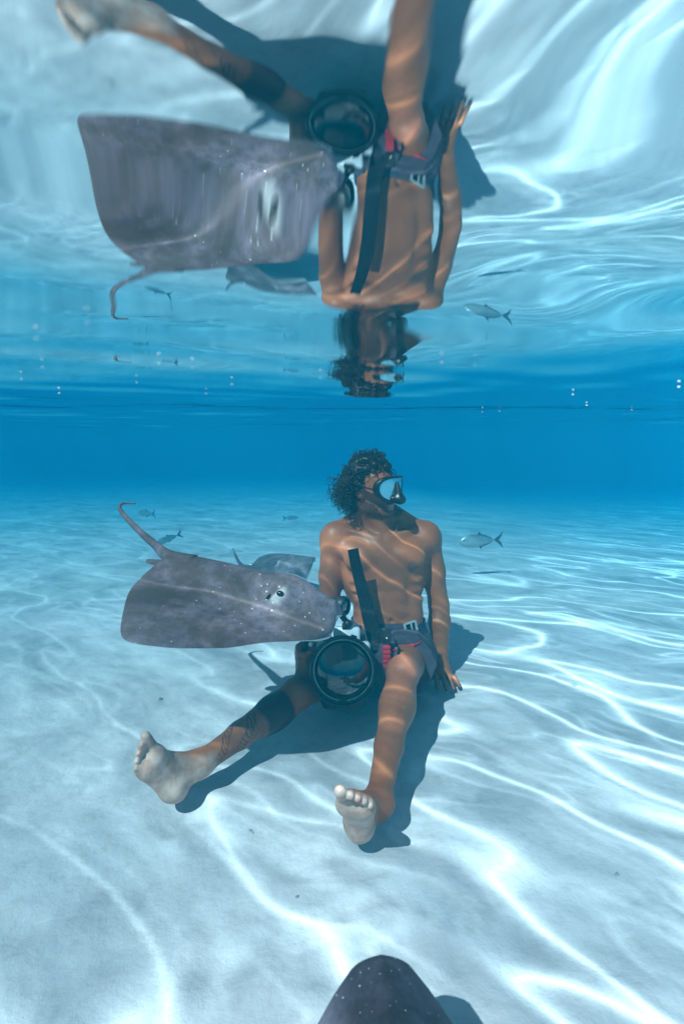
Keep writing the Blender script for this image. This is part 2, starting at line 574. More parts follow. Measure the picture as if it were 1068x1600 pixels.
# ray skin
def ray_skin(name, c_dark, c_light, c_brown, speck=58.0):
    m, t, b = material(name, (0.1, 0.09, 0.1), 0.62, 0, 0.22)
    tc = t.node('ShaderNodeTexCoord').outputs['Object']
    n1 = t.noise(tc, 5.5, 5.0, 0.62, 0.6); n2 = t.noise(tc, 26.0, 4.0, 0.65); n3 = t.noise(tc, 150.0, 2.0, 0.5)
    c = t.mix(t.ramp(n1, [(0.38, 0.0), (0.62, 1.0)]), c_dark, c_light)
    c = t.mix(t.math('MULTIPLY', t.ramp(n2, [(0.42, 0.0), (0.62, 1.0)]), 0.7), c, c_brown)
    c = t.mix(t.math('MULTIPLY', t.ramp(n3, [(0.3, 1.0), (0.5, 0.0)]), 0.3), c, (0.075, 0.065, 0.075))
    vor = t.node('ShaderNodeTexVoronoi'); vor.inputs['Scale'].default_value = speck; t.put(vor.inputs['Vector'], tc)
    wc = t.node('ShaderNodeSeparateColor'); t.put(wc.inputs[0], vor.outputs['Color'])
    spots = t.math('MULTIPLY', t.math('LESS_THAN', vor.outputs['Distance'], t.math('MULTIPLY', wc.outputs[1], 0.19)), t.math('GREATER_THAN', wc.outputs[0], 0.45))
    spots = t.math('MULTIPLY', spots, t.ramp(t.noise(tc, 4.0, 2.0), [(0.42, 0.0), (0.55, 1.0)]))
    c = t.mix(spots, c, (0.72, 0.70, 0.68))
    c = t.mix(t.attr('pale'), c, (0.62, 0.60, 0.60))
    c = t.mix(t.attr('dark'), c, (0.05, 0.043, 0.05))
    t.put(b.inputs['Base Color'], c)
    t.put(b.inputs['Normal'], t.bump(t.math('ADD', n2, n3), 0.25, 0.004))
    return m
M_RAY = ray_skin('ray_back', (0.110, 0.080, 0.090), (0.295, 0.225, 0.280), (0.105, 0.074, 0.060))
M_RAY2 = ray_skin('dark_ray_back', (0.020, 0.018, 0.026), (0.080, 0.070, 0.098), (0.024, 0.021, 0.028), 170.0)  # same skin recipe in darker tones, finer specks
M_BELLY = mottled('ray_belly', (0.62, 0.62, 0.62), (0.72, 0.70, 0.70), 12, 0.5)
M_EYE, t, b = material('ray_eye', (0.004, 0.004, 0.005), 0.12, 0, 0.6)
t.put(b.inputs['Base Color'], t.mix(t.noise(t.node('ShaderNodeTexCoord').outputs['Object'], 90.0), (0.003, 0.003, 0.004), (0.015, 0.012, 0.010)))
M_WHITE = mottled('pale_rim', (0.60, 0.58, 0.56), (0.78, 0.76, 0.74), 60, 0.5)
M_FISH, t, b = material('fish_scales', (0.4, 0.45, 0.5), 0.35, 0.35, 0.5)
tc = t.node('ShaderNodeTexCoord').outputs['Object']
sep = t.node('ShaderNodeSeparateXYZ'); t.put(sep.inputs[0], tc)
c = t.mix(t.ramp(t.math('ADD', t.math('MULTIPLY', sep.outputs[2], 9.0), t.math('MULTIPLY', t.noise(tc, 20.0), 0.4)), [(0.15, 0.0), (0.75, 1.0)]), (0.36, 0.40, 0.42), (0.10, 0.14, 0.18))
t.put(b.inputs['Base Color'], c)
M_FIN = mottled('fish_fin', (0.05, 0.07, 0.10), (0.10, 0.12, 0.15), 30, 0.5)
M_BUBBLE = mottled('pale_foam', (0.80, 0.78, 0.78), (0.86, 0.84, 0.84), 80, 0.25)
M_PEBBLE = mottled('coral_rubble', (0.24, 0.25, 0.27), (0.42, 0.41, 0.40), 60, 0.85, 0, 0.2, 0.4, 200)

# ------------------------------------------------------------------ the setting: sand, water surface, water
def axis_steps(lo, hi, step, far_lo, far_hi, growth):
    core = list(np.arange(lo, hi + step * 0.5, step))
    s = step; x = core[-1]; up = []
    while x < far_hi:
        s *= growth; x += s; up.append(x)
    s = step; x = core[0]; dn = []
    while x > far_lo:
        s *= growth; x -= s; dn.append(x)
    return np.array(dn[::-1] + core + up)

def grid_faces(nx, ny):
    i = np.arange(nx - 1)[:, None]; j = np.arange(ny - 1)[None, :]
    a = i * ny + j
    return np.stack([a, a + ny, a + ny + 1, a + 1], -1).reshape(-1, 4)

def rand_waves(n, lmin, lmax, slope, wind, spread, r):
    out = []
    for i in range(n):
        lam = lmin * (lmax / lmin) ** (i / max(n - 1, 1)) * r.uniform(0.9, 1.1)
        a = wind + r.normal(0, spread)
        k = 2 * math.pi / lam
        out.append((k * math.cos(a), k * math.sin(a), r.uniform(0, 6.28), slope(lam) / k))
    return out

def sand_height(x, y):
    r = np.random.RandomState(5)
    z = sines(x, y, rand_waves(9, 0.5, 4.0, lambda l: 0.011, 0.6, 1.2, r))
    z += 0.5 * sines(x + 0.15 * np.sin(3 * y), y + 0.12 * np.sin(4.1 * x), rand_waves(14, 0.10, 0.42, lambda l: 0.034, 1.0, 1.4, r))
    dd = np.hypot(x * 0.5, y) - 3.4 + 0.9 * smooth01(x, 0.3, 4.0)
    dd = np.log1p(np.exp(np.clip(dd * 1.6, -30, 300))) / 1.6
    z -= np.minimum((0.052 + 0.018 * smooth01(x, 0.5, 5.0)) * dd, 7.0)
    return z - 0.004

xs = axis_steps(-2.2, 2.2, 0.016, -60, 60, 1.05)
ys = axis_steps(0.35, 3.6, 0.016, -60, 60, 1.05)
X, Y = np.meshgrid(xs, ys, indexing='ij')
Z = sand_height(X, Y)
# dents and scuffs left in the sand
rd = np.random.RandomState(17)
for i in range(110):
    x0 = rd.uniform(-1.3, 1.3); y0 = 0.62 + 1.9 * rd.rand() ** 1.3; r0 = rd.uniform(0.016, 0.05); dz0 = r0 * rd.uniform(0.10, 0.20)
    if i < 45: x0 = rd.normal(-0.05, 0.30); y0 = rd.normal(1.05, 0.30)
    e = 1 + rd.uniform(0, 1.2); th = rd.uniform(0, 3.14)
    u_ = (X - x0) * math.cos(th) + (Y - y0) * math.sin(th); v_ = -(X - x0) * math.sin(th) + (Y - y0) * math.cos(th)
    rr_ = np.sqrt((u_ / e) ** 2 + v_ ** 2) / r0
    Z += -dz0 * np.exp(-rr_ ** 2) + 0.45 * dz0 * np.exp(-((rr_ - 1.55) / 0.5) ** 2)
# the sand gives a little under the seat, heels and hand
for cx0, cy0, rr, dz in ((0.18, 2.02, 0.26, -0.012), (0.04, 1.13, 0.06, -0.010), (-0.41, 1.29, 0.07, -0.010), (0.40, 1.98, 0.08, -0.006)):
    Z += dz * np.exp(-((X - cx0) ** 2 + (Y - cy0) ** 2) / rr ** 2) - (-dz) * 0.0
    Z -= dz * 0.9 * np.exp(-((np.hypot(X - cx0, Y - cy0) - rr * 1.5) / (rr * 0.45)) ** 2)
sand = build('sand', np.stack([X, Y, Z], -1).reshape(-1, 3), grid_faces(len(xs), len(ys)), M_SAND)
tag(sand, kind='structure')

rw = np.random.RandomState(21)
WAVES = rand_waves(26, 0.10, 3.2, lambda l: 0.0080 if l > 1.0 else (0.0068 if l > 0.2 else 0.0075), 1.15, 0.75, rw)
def water_height(x, y, sx=None, sy=None):
    z = np.zeros_like(x)
    wx = x + 0.05 * np.sin(2.1 * y + 0.4) + 0.03 * np.sin(4.7 * x + 1.0)
    wy = y + 0.05 * np.sin(2.6 * x + 2.0)
    for kx, ky, ph, am in WAVES:
        g = 1.0
        if sx is not None:
            g = smooth01(-np.maximum(np.abs(kx) * sx, np.abs(ky) * sy), -1.6, -0.8)
        z = z + g * am * np.sin(kx * wx + ky * wy + ph)
    # one short swell just ahead of the lens
    z = z + 0.0019 * np.sin(20.0 * (y - 0.04 * x - 0.085)) * np.exp(-((y - 0.07) / 0.09) ** 2 - (x / 0.5) ** 2)
    near = np.exp(-((y - 0.05) / 0.085) ** 2 - (x / 0.35) ** 2)
    z = z + near * (0.00052 * np.sin(62 * x + 25 * y + 1.0) + 0.00055 * np.sin(38 * x - 66 * y + 0.3) + 0.00045 * np.sin(47 * x + 12 * y + 2.2))
    return z
xs = axis_steps(-1.1, 1.1, 0.011, -55, 55, 1.04)
ys = axis_steps(-0.25, 2.4, 0.011, -55, 55, 1.04)
X, Y = np.meshgrid(xs, ys, indexing='ij')
SX, SY = np.meshgrid(np.gradient(xs), np.gradient(ys), indexing='ij')
Z = WATER_Z + water_height(X, Y, SX, SY)
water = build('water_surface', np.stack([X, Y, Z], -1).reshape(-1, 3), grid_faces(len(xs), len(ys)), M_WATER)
tag(water, kind='structure')

mb = MB(); mb.box((0, 0, (1.10 - 8.6) / 2), (54, 54, (1.10 + 8.6) / 2))
haze = mb.build('haze', M_HAZE, None, smooth=False)
tag(haze, 'clear blue lagoon water filling the scene', 'water', kind='stuff')

# ------------------------------------------------------------------ the man
man = empty('person', (0.18, 2.02, 0.0), 'shirtless man in dark shorts sitting on the sand with legs spread, looking right', 'person')

ZK = [0.0, 0.10, 0.24, 0.45, 0.60, 0.80]
CXK = [0.180, 0.180, 0.182, 0.166, 0.152, 0.14]
CYK = [2.06, 2.06, 2.07, 2.13, 2.16, 2.17]
YAW = math.radians(4)
def T(x, f, z):
    cx = np.interp(z, ZK, CXK); cyy = np.interp(z, ZK, CYK)
    return V3(cx + x * math.cos(YAW) + f * math.sin(YAW), cyy - f * math.cos(YAW) + x * math.sin(YAW) * 0.6, z)
TA = [(math.cos(YAW), math.sin(YAW), 0), (math.sin(YAW), -math.cos(YAW), 0), (0, 0.0, 1)]

H = 0.004
B = Field((-0.62, 0.98, -0.03), (0.56, 2.36, 0.92), H)
# trunk
B.ell(T(0, -0.01, 0.115), (0.158, 0.120, 0.125), TA, 0.03)
for s in (-1, 1): B.ell(T(0.075 * s, -0.05, 0.085), (0.085, 0.09, 0.085), TA, 0.04)
B.ell(T(0, 0.0, 0.245), (0.128, 0.088, 0.14), TA, 0.06)
B.ell(T(0, -0.005, 0.41), (0.150, 0.104, 0.165), TA, 0.05)
B.ell(T(0, -0.01, 0.51), (0.165, 0.088, 0.085), TA, 0.05)
for s in (-1, 1):
    B.ell(T(0.122 * s, -0.02, 0.42), (0.044, 0.066, 0.125), TA, 0.04)
    B.ell(T(0.125 * s, -0.03, 0.50), (0.06, 0.06, 0.07), TA, 0.04)
    B.cone(T(0.012 * s, -0.03, 0.675), T(0.150 * s, -0.02, 0.582), 0.040, 0.040, 0.035)
    B.cone(T(0.018 * s, 0.072, 0.563), T(0.150 * s, 0.030, 0.592), 0.011, 0.012, 0.022)
    # chest muscles, ribs, abdomen
    B.ell(T(0.076 * s, 0.066, 0.484), (0.084, 0.044, 0.060), TA, 0.010)
    B.ell(T(0.115 * s, 0.040, 0.515), (0.062, 0.045, 0.045), TA, 0.02)
    for i, zz in enumerate((0.388, 0.335, 0.282, 0.225)):
        B.ell(T(0.031 * s, 0.083 - 0.004 * i, zz), (0.034, 0.015, 0.030), TA, 0.016)
    for i, (xx, zz) in enumerate(((0.105, 0.40), (0.104, 0.365), (0.102, 0.33))):
        B.ell(T(xx * s, 0.050, zz), (0.034, 0.026, 0.013), TA, 0.02)
    B.ell(T(0.098 * s, 0.02, 0.265), (0.036, 0.055, 0.07), TA, 0.03)
    B.ell(T(0.075 * s, 0.062, 0.205), (0.03, 0.03, 0.05), TA, 0.03)
B.ell(T(0.0, 0.096, 0.262), (0.007, 0.012, 0.010), TA, 0.01, 'sub')

# neck and head
HC = P(583, 763, 2.125)
HF = nrm((0.76, -0.65, -0.02))
HS, HF, HU = frame(HF, nrm((-0.03, 0.02, 1)))
HA = [HS, HF, HU]
def Hd(s, f, u): return HC + HS * s + HF * f + HU * u
B.cone(T(0, -0.015, 0.57), Hd(0, -0.025, -0.055), 0.062, 0.054, 0.03)
B.cone(T(-0.012, 0.055, 0.575), Hd(-0.045, -0.02, -0.05), 0.014, 0.016, 0.02)
B.cone(T(0.012, 0.055, 0.575), Hd(0.048, -0.03, -0.045), 0.014, 0.016, 0.02)
B.cone(T(0.0, 0.045, 0.60), Hd(0.0, 0.03, -0.075), 0.020, 0.026, 0.025)
B.ell(Hd(0, -0.018, 0.030), (0.071, 0.090, 0.078), HA, 0.02)
B.ell(Hd(0, 0.020, -0.020), (0.060, 0.066, 0.080), HA, 0.03)
B.cone(Hd(-0.035, 0.02, -0.07), Hd(0, 0.070, -0.088), 0.024, 0.018, 0.02)
B.cone(Hd(0.035, 0.02, -0.07), Hd(0, 0.070, -0.088), 0.024, 0.018, 0.02)
B.ell(Hd(0, 0.078, -0.090), (0.020, 0.014, 0.015), HA, 0.012)
for s in (-1, 1):
    B.ell(Hd(0.030 * s, 0.070, -0.018), (0.022, 0.016, 0.018), HA, 0.015)
    B.ell(Hd(0.027 * s, 0.072, 0.022), (0.024, 0.012, 0.010), HA, 0.012)
    B.ell(Hd(0.029 * s, 0.078, 0.002), (0.014, 0.008, 0.007), HA, 0.004)
    B.ell(Hd(0.073 * s, -0.008, -0.005), (0.010, 0.022, 0.032), HA, 0.008)
    B.ell(Hd(0.012 * s, 0.092, -0.034), (0.009, 0.010, 0.007), HA, 0.006)
B.cone(Hd(0, 0.085, 0.015), Hd(0, 0.104, -0.028), 0.009, 0.012, 0.010)
B.ell(Hd(0, 0.086, -0.055), (0.023, 0.010, 0.007), HA, 0.006)
B.ell(Hd(0, 0.085, -0.069), (0.020, 0.010, 0.007), HA, 0.006)
B.ell(Hd(0, 0.097, -0.062), (0.020, 0.006, 0.0022), HA, 0.004, 'sub')

# his right arm, holding the camera by its handle
SR = T(-0.190, -0.012, 0.548); ER = P(513, 958, 2.10)
HANDR = P(473, 1024, 1.79); WR = HANDR + (ER - HANDR) * 0.26 + V3(0, 0, 0.0)
B.ell(SR + V3(0.004, -0.01, 0.0), (0.058, 0.062, 0.072), None, 0.03)
B.chain([SR, SR + (ER - SR) * 0.5, ER], [0.052, 0.047, 0.039], 0.02)
B.ell(SR + (ER - SR) * 0.52 + V3(0, -0.018, 0), (0.036, 0.034, 0.085), None, 0.02)
B.chain([ER, ER + (WR - ER) * 0.3, WR], [0.040, 0.043, 0.027], 0.02)
# his left arm, propped on the sand
SL = T(0.190, -0.012, 0.548); EL = P(685, 945, 2.16); WL = P(689, 1036, 2.07)
B.ell(SL + V3(-0.004, -0.01, 0.0), (0.058, 0.062, 0.072), None, 0.03)
B.chain([SL, SL + (EL - SL) * 0.5, EL], [0.052, 0.047, 0.039], 0.02)
B.ell(SL + (EL - SL) * 0.5 + V3(0.0, -0.018, 0), (0.036, 0.034, 0.085), None, 0.02)
B.chain([EL, EL + (WL - EL) * 0.3, WL], [0.040, 0.042, 0.026], 0.02)
# left hand flat on the sand
kn = P(692, 1060, 2.005); kn[2] = 0.030
B.ell((WL + kn) / 2, (0.036, 0.048, 0.020), [nrm(V3(1, 0.1, 0)), nrm(kn - WL), nrm(np.cross(V3(1, 0.1, 0), kn - WL))], 0.015)
B.cone(WL, (WL + kn) / 2, 0.025, 0.024, 0.02)
for i, (dx, ln, out) in enumerate(((-0.030, 0.075, -0.12), (-0.010, 0.085, 0.0), (0.011, 0.078, 0.12), (0.030, 0.062, 0.30))):
    a = kn + V3(dx, 0.01, 0.0)
    d = nrm(V3(0.10 + out, -1, 0))
    B.chain([a, a + d * ln * 0.45 + V3(0, 0, 0.006), a + d * ln * 0.75 + V3(0, 0, -0.006), a + d * ln + V3(0, 0, -0.016)], [0.0105, 0.0095, 0.0085, 0.0075], 0.006)
th0 = (WL + kn) / 2 + V3(-0.03, 0, -0.005)
B.chain([th0, th0 + V3(-0.025, -0.03, -0.01), th0 + V3(-0.035, -0.058, -0.018)], [0.014, 0.012, 0.009], 0.01)

# right hand: fist round the camera handle (the handle stands upright at GRIP)
GRIP = HANDR + V3(0.018, -0.030, 0.0)
GR = 0.017
pd = nrm(WR - HANDR)
B.ell(HANDR + pd * 0.012 + V3(-0.006, 0.004, 0), (0.021, 0.042, 0.044), [nrm(np.cross(pd, V3(0, 0, 1))), pd, V3(0, 0, 1)], 0.015)
B.cone(WR, HANDR + pd * 0.02, 0.027, 0.028, 0.02)
for i in range(4):
    zc = 0.030 - i * 0.0205
    rad = GR + 0.011
    pts = []
    for q, aa in enumerate((165, 215, 262, 318)):
        a = math.radians(aa)
        rr = rad + (0.003 if q in (0, 1) else 0)
        pts.append(GRIP + V3(rr * math.cos(a), rr * math.sin(a), zc - 0.002 * q))
    B.chain([HANDR + V3(-0.016, 0.0, zc)] + pts, [0.012, 0.0115, 0.0105, 0.0095, 0.0085], 0.006)
tb0 = HANDR + V3(0.012, -0.002, 0.032)
B.chain([tb0, GRIP + V3(0.020, -0.010, 0.045), GRIP + V3(0.012, -0.034, 0.040)], [0.014, 0.0115, 0.009], 0.01)

# legs
HIPL = V3(0.262, 2.05, 0.112); KNL = P(629, 1052, 1.63); ANL = P(590, 1256, 1.205)
HIPR = V3(0.098, 2.05, 0.112); KNR = P(462, 1086, 1.68); ANR = P(312, 1194, 1.375)
def leg(hip, kn_, an, side):
    B.chain([hip, hip + (kn_ - hip) * 0.45, kn_ + (hip - kn_) * 0.06], [0.086, 0.075, 0.053], 0.03)
    B.ell(kn_ + V3(0, -0.005, 0.006), (0.047, 0.05, 0.050), None, 0.02)
    B.ell(kn_ + V3(0, -0.024, 0.034), (0.026, 0.022, 0.020), None, 0.012)
    d = an - kn_
    B.chain([kn_, kn_ + d * 0.28, kn_ + d * 0.62, an], [0.047, 0.048, 0.037, 0.030], 0.02)
    dn = nrm(d)
    back = nrm(V3(0, 0, -1) + dn * dn[2])
    sd = np.cross(dn, back)
    for s in (-1, 1):
        B.ell(kn_ + d * 0.27 + back * 0.020 + sd * 0.020 * s, (0.030, 0.032, 0.085), [back, sd, dn], 0.02)
    B.cone(kn_ + d * 0.1 - back * 0.030, kn_ + d * 0.9 - back * 0.018, 0.014, 0.010, 0.015)
leg(HIPL, KNL, ANL, 1)
leg(HIPR, KNR, ANR, -1)
def foot(heel, toe, an, big):
    """big: the way from the little toe to the big toe; returns the sole frame"""
    L = nrm(toe - heel); ln = np.linalg.norm(toe - heel)
    Sd = nrm(np.asarray(big, float) - L * np.dot(big, L))
    N = np.cross(L, Sd)
    if np.dot(N, heel - an) < 0: N = -N          # out of the sole
    A = [Sd, L, N]
    F = lambda s, l, n: heel + Sd * s + L * l * ln + N * n
    B.ell(F(0, 0.10, -0.030), (0.031, 0.036, 0.034), A, 0.02)
    B.cone(F(0, 0.10, -0.045), an, 0.028, 0.030, 0.02)
    B.cone(F(-0.012, 0.15, -0.026), F(-0.020, 0.62, -0.022), 0.022, 0.021, 0.02)
    B.cone(F(0.010, 0.20, -0.040), F(0.016, 0.62, -0.026), 0.022, 0.022, 0.025)
    B.cone(an + N * -0.004, F(0.010, 0.60, -0.034), 0.030, 0.020, 0.03)
    B.ell(F(0.019, 0.70, -0.020), (0.022, 0.026, 0.019), A, 0.018)
    B.ell(F(-0.018, 0.64, -0.018), (0.024, 0.030, 0.016), A, 0.018)
    B.cone(F(0.024, 0.76, -0.020), F(0.026, 0.97, -0.014), 0.0125, 0.0138, 0.006)
    for i, (s, l0, l1, r) in enumerate(((0.006, 0.76, 0.93, 0.0088), (-0.009, 0.73, 0.875, 0.0082), (-0.022, 0.69, 0.815, 0.0078), (-0.034, 0.64, 0.75, 0.0074))):
        B.cone(F(s * 0.9, l0, -0.018), F(s, l0 * 0.4 + l1 * 0.6, -0.022), r, r * 0.92, 0.005)
        B.cone(F(s, l0 * 0.4 + l1 * 0.6, -0.022), F(s, l1, -0.010), r * 0.95, r * 1.08, 0.004)
    for s in (-1, 1):
        B.ell(an + Sd * 0.027 * s, (0.012, 0.014, 0.014), A, 0.012)
    return heel, L, Sd, N, ln
HEL = P(561, 1322, 1.13); HEL[2] = max(HEL[2], 0.006)
TOL = P(550, 1245, 1.025)
HER = P(286, 1249, 1.285)
TOR = P(214, 1164, 1.24)
FL = foot(HEL, TOL, ANL, V3(-1, 0.0, 0.1))
FR = foot(HER, TOR, ANR, V3(0.7, 0.6, 0.35))

bv, bf = B.mesh(3)
body = build('body', bv, bf, M_SKIN, man)
# what the skin itself shows: soles, beard, tattoo ...
def attr_near(c, r0, r1):
    return 1 - smooth01(np.linalg.norm(bv - np.asarray(c), axis=1), r0, r1)
hs = (bv - HC) @ np.stack([HS, HF, HU], 1)
inhead = np.linalg.norm(hs, axis=1) < 0.16
beard = inhead * smooth01(-hs[:, 2], 0.030, 0.056) * smooth01(hs[:, 1], -0.03, 0.01) * (1 - smooth01(-hs[:, 2], 0.105, 0.125))
lips = inhead * (np.exp(-((hs[:, 0] / 0.021) ** 4)) * np.exp(-(((hs[:, 2] + 0.062) / 0.013) ** 4)) * smooth01(hs[:, 1], 0.07, 0.085))
beard = beard * (1 - lips)
add_attr(body, 'beard', beard); add_attr(body, 'lips', lips)
sole = np.zeros(len(bv))
crease = np.zeros(len(bv))
for heel, L, Sd, N, ln in (FL, FR):
    q = bv - heel
    near = smooth01(-(np.linalg.norm(q - L * 0.5 * ln, axis=1)), -0.19, -0.15)
    edge = -0.034 + 0.010 * np.sin(q @ L * 40)
    sole = np.maximum(sole, near * smooth01(q @ N, edge - 0.020, edge + 0.018))
    crease = np.maximum(crease, 0.55 * near * smooth01(q @ N, -0.03, -0.02) * np.exp(-((q @ L - 0.80 * ln + 0.9 * np.maximum(-(q @ Sd), -0.01) * 0.75) / 0.0035) ** 2))
add_attr(body, 'sole', sole); add_attr(body, 'crease', crease)
d = ANR - KNR; q = bv - KNR
al = (q @ d) / np.dot(d, d)
dn = nrm(d); e1 = nrm(np.cross(dn, V3(0, 0, 1))); e2 = np.cross(dn, e1)
rad = np.linalg.norm(q - np.outer(al, d), axis=1)
add_attr(body, 'shin', al); add_attr(body, 'around', np.arctan2(q @ e2, q @ e1))
add_attr(body, 'tattoo', (rad < 0.085) * (al > -0.1) * (al < 1.0) * (sole < 0.5))
hairy = np.zeros(len(bv))
for a, b_ in ((KNR, ANR), (KNL, ANL)):
    dd = b_ - a; tt = np.clip(((bv - a) @ dd) / np.dot(dd, dd), -0.5, 1)
    hairy = np.maximum(hairy, (np.linalg.norm(bv - a - np.outer(tt, dd), axis=1) < 0.09) * 0.8 * (1 - sole) * (tt < 0.97))
chest = np.exp(-((bv[:, 0] - 0.165) / 0.06) ** 2 - ((bv[:, 2] - 0.47) / 0.06) ** 2) * (bv[:, 1] < 2.1) * 0.7
add_attr(body, 'hairy', np.maximum(hairy, chest))
areola = np.zeros(len(bv))
for s in (-1, 1): areola = np.maximum(areola, attr_near(T(0.098 * s, 0.095, 0.462), 0.016, 0.030))
add_attr(body, 'areola', areola * 0.7)
add_attr(body, 'ruddy', attr_near(KNL + V3(0.01, -0.02, 0.03), 0.03, 0.12))

# hair: loose curls all over the scalp
mb = MB()
r = random.Random(3)
def scalp(th, ph):
    return Hd(0.074 * math.sin(th) * math.cos(ph), -0.020 + 0.092 * math.sin(th) * math.sin(ph), 0.032 + 0.082 * math.cos(th))
count = 0
while count < 950:
    th = math.acos(r.uniform(-0.75, 1.0)); ph = r.uniform(0, 2 * math.pi)
    l = (math.sin(th) * math.cos(ph), math.sin(th) * math.sin(ph), math.cos(th))
    if l[1] > 0.35 and l[2] < 0.42: continue            # the face stays free
    if l[1] > 0.05 and l[2] < -0.35: continue
    p = scalp(th, ph)
    out = nrm(HS * l[0] + HF * l[1] + HU * l[2])
    ln = r.uniform(0.018, 0.048) + (0.055 if (l[1] < -0.1 and l[2] < 0.35) else 0.0)
    n = 17
    ax = nrm(out * r.uniform(0.25, 0.6) + V3(-0.12, 0.05, -0.75 if l[2] < 0.75 else -0.05) + V3(r.uniform(-.4, .4), r.uniform(-.4, .4), r.uniform(-.35, .35)))
    if l[1] > 0.2: ax = nrm(ax - HF * 0.8 + HU * 0.3)
    u = nrm(np.cross(ax, V3(r.uniform(-1, 1), r.uniform(-1, 1), 0.3))); w = np.cross(ax, u)
    cr = r.uniform(0.006, 0.012); tw = r.uniform(9, 17) * (ln / 0.09); p0 = r.uniform(0, 6.28)
    pts = []
    for i in range(n):
        q = i / (n - 1)
        base = p + out * 0.009 * min(1, q * 3) + ax * ln * q
        pts.append(base + (u * math.cos(p0 + tw * q) + w * math.sin(p0 + tw * q)) * cr * min(1, 0.3 + q * 1.2))
    r0 = r.uniform(0.0014, 0.0028)
    mb.tube(pts, [r0 * (1.15 - 0.75 * i / (n - 1)) for i in range(n)], 5, True)
    count += 1
# fullness close to the skull
HFld = Field(HC - 0.2, HC + 0.2, 0.005)
HFld.ell(Hd(0, -0.034, 0.040), (0.077, 0.085, 0.080), HA, 0.02)
HFld.ell(Hd(0.0, -0.070, -0.035), (0.066, 0.045, 0.075), HA, 0.03)
for i in range(70):
    th = math.acos(r.uniform(-0.5, 1.0)); ph = r.uniform(0, 6.28)
    l = (math.sin(th) * math.cos(ph), math.sin(th) * math.sin(ph), math.cos(th))
    if l[1] > 0.3 and l[2] < 0.5: continue
    if l[1] > 0.0 and l[2] < -0.2: continue
    HFld.ell(scalp(th, ph) + (HS * l[0] + HF * l[1] + HU * l[2]) * 0.010 - HF * 0.008, [r.uniform(0.010, 0.020) for _ in range(3)], None, 0.008)
HFld.ell(Hd(0, 0.085, -0.02), (0.075, 0.055, 0.075), HA, 0.01, 'sub')
hv, hf = HFld.mesh(1)
n0 = len(mb.v)
mb.v += [tuple(v) for v in hv]; mb.f += [tuple(int(i) + n0 for i in q) for q in hf]
build('hair', mb.v, mb.f, M_HAIR, man)

# shorts
S = Field((-0.05, 1.62, -0.03), (0.47, 2.30, 0.30), 0.004)
S.ell(T(0, -0.01, 0.115), (0.176, 0.137, 0.140), TA, 0.03)
for s in (-1, 1): S.ell(T(0.078 * s, -0.05, 0.085), (0.098, 0.102, 0.094), TA, 0.04)
S.ell(T(0, 0.0, 0.215), (0.140, 0.102, 0.10), TA, 0.05)
hems = []
for hip, kn_ in ((HIPL, KNL), (HIPR, KNR)):
    d = kn_ - hip
    S.chain([hip, hip + d * 0.4, hip + d * 0.80], [0.100, 0.099, 0.103], 0.03)
    for i in range(5):
        a = 0.9 + i * 1.15
        e1 = nrm(np.cross(d, V3(0, 0, 1))); e2 = np.cross(nrm(d), e1)
        o = e1 * math.cos(a) * 0.096 + e2 * math.sin(a) * 0.096
        S.cone(hip + d * (0.12 + 0.05 * (i % 3)) + o, hip + d * 0.85 + o * 1.04, 0.006, 0.010, 0.020)
    hems.append((hip + d * 0.62, d))
for i in range(7):
    a = T(-0.13 + 0.045 * i, 0.115 - 0.02 * abs(i - 3) / 3, 0.215); bq = T(-0.15 + 0.055 * i, 0.10, 0.10)
    S.cone(a, bq, 0.008, 0.006, 0.02)
S.plane(T(0, 0, 0.245), (0, 0.1, 1))
# each leg ends in its own hem
A0 = S.a.copy()
ax = [S.lo[k] + S.h * np.arange(S.n[k]) for k in range(3)]
mid = (ax[0][:, None, None] - 0.18)
mid = np.broadcast_to(mid, S.a.shape)
for sgn, (p, d) in ((1, hems[0]), (-1, hems[1])):
    n = nrm(d)
    pl = (ax[0][:, None, None] - p[0]) * n[0] + (ax[1][None, :, None] - p[1]) * n[1] + (ax[2][None, None, :] - p[2]) * n[2]
    S.a = np.where(mid * sgn > 0, np.maximum(S.a, pl.astype(np.float32)), S.a)
sv, sf = S.mesh(2)
shorts = build('shorts', sv, sf, M_SHORTS, man)
from mathutils.bvhtree import BVHTree
bvh = BVHTree.FromPolygons([tuple(v) for v in sv], [tuple(int(i) for i in q) for q in sf])
def on_shorts(px, py, lift):
    """a point lying on the front of the shorts"""
    d = Vector(tuple(P(px, py, 1.0) - V3(0, 0, CAM_Z))).normalized()
    h = bvh.ray_cast(Vector((0, 0, CAM_Z)), d)
    p = np.array(h[0]) if h[0] is not None else P(px, py, 1.9)
    n = np.array(h[1]) if h[0] is not None else V3(0, -1, 0)
    if n[1] > 0: n = -n
    return p + n * lift
# red drawstring lying on the shorts
pts = [on_shorts(a, b_, 0.003) for a, b_ in ((610, 1020), (618, 1014), (626, 1011), (634, 1009), (647, 1008), (655, 1004), (658, 998), (655, 993))]
mb = MB(); mb.tube(pts, 0.0028, 6); mb.ball(pts[3], 0.006, None, 8); mb.tube(pts[3:5], [0.004, 0.006], 6)
mb.build('drawstring', M_REDCORD, shorts)

# necklace
mb = MB()
for i in range(34):
    a = math.pi * (-0.10 + 1.20 * i / 33)
    x = -0.068 * math.cos(a); f = 0.028 + 0.052 * max(math.sin(a), -0.3); z = 0.618 - 0.050 * max(math.sin(a), 0) ** 1.4
    mb.ball(T(x, f + 0.006, z), 0.0032, None, 6)
mb.build('necklace', M_NECK, man)

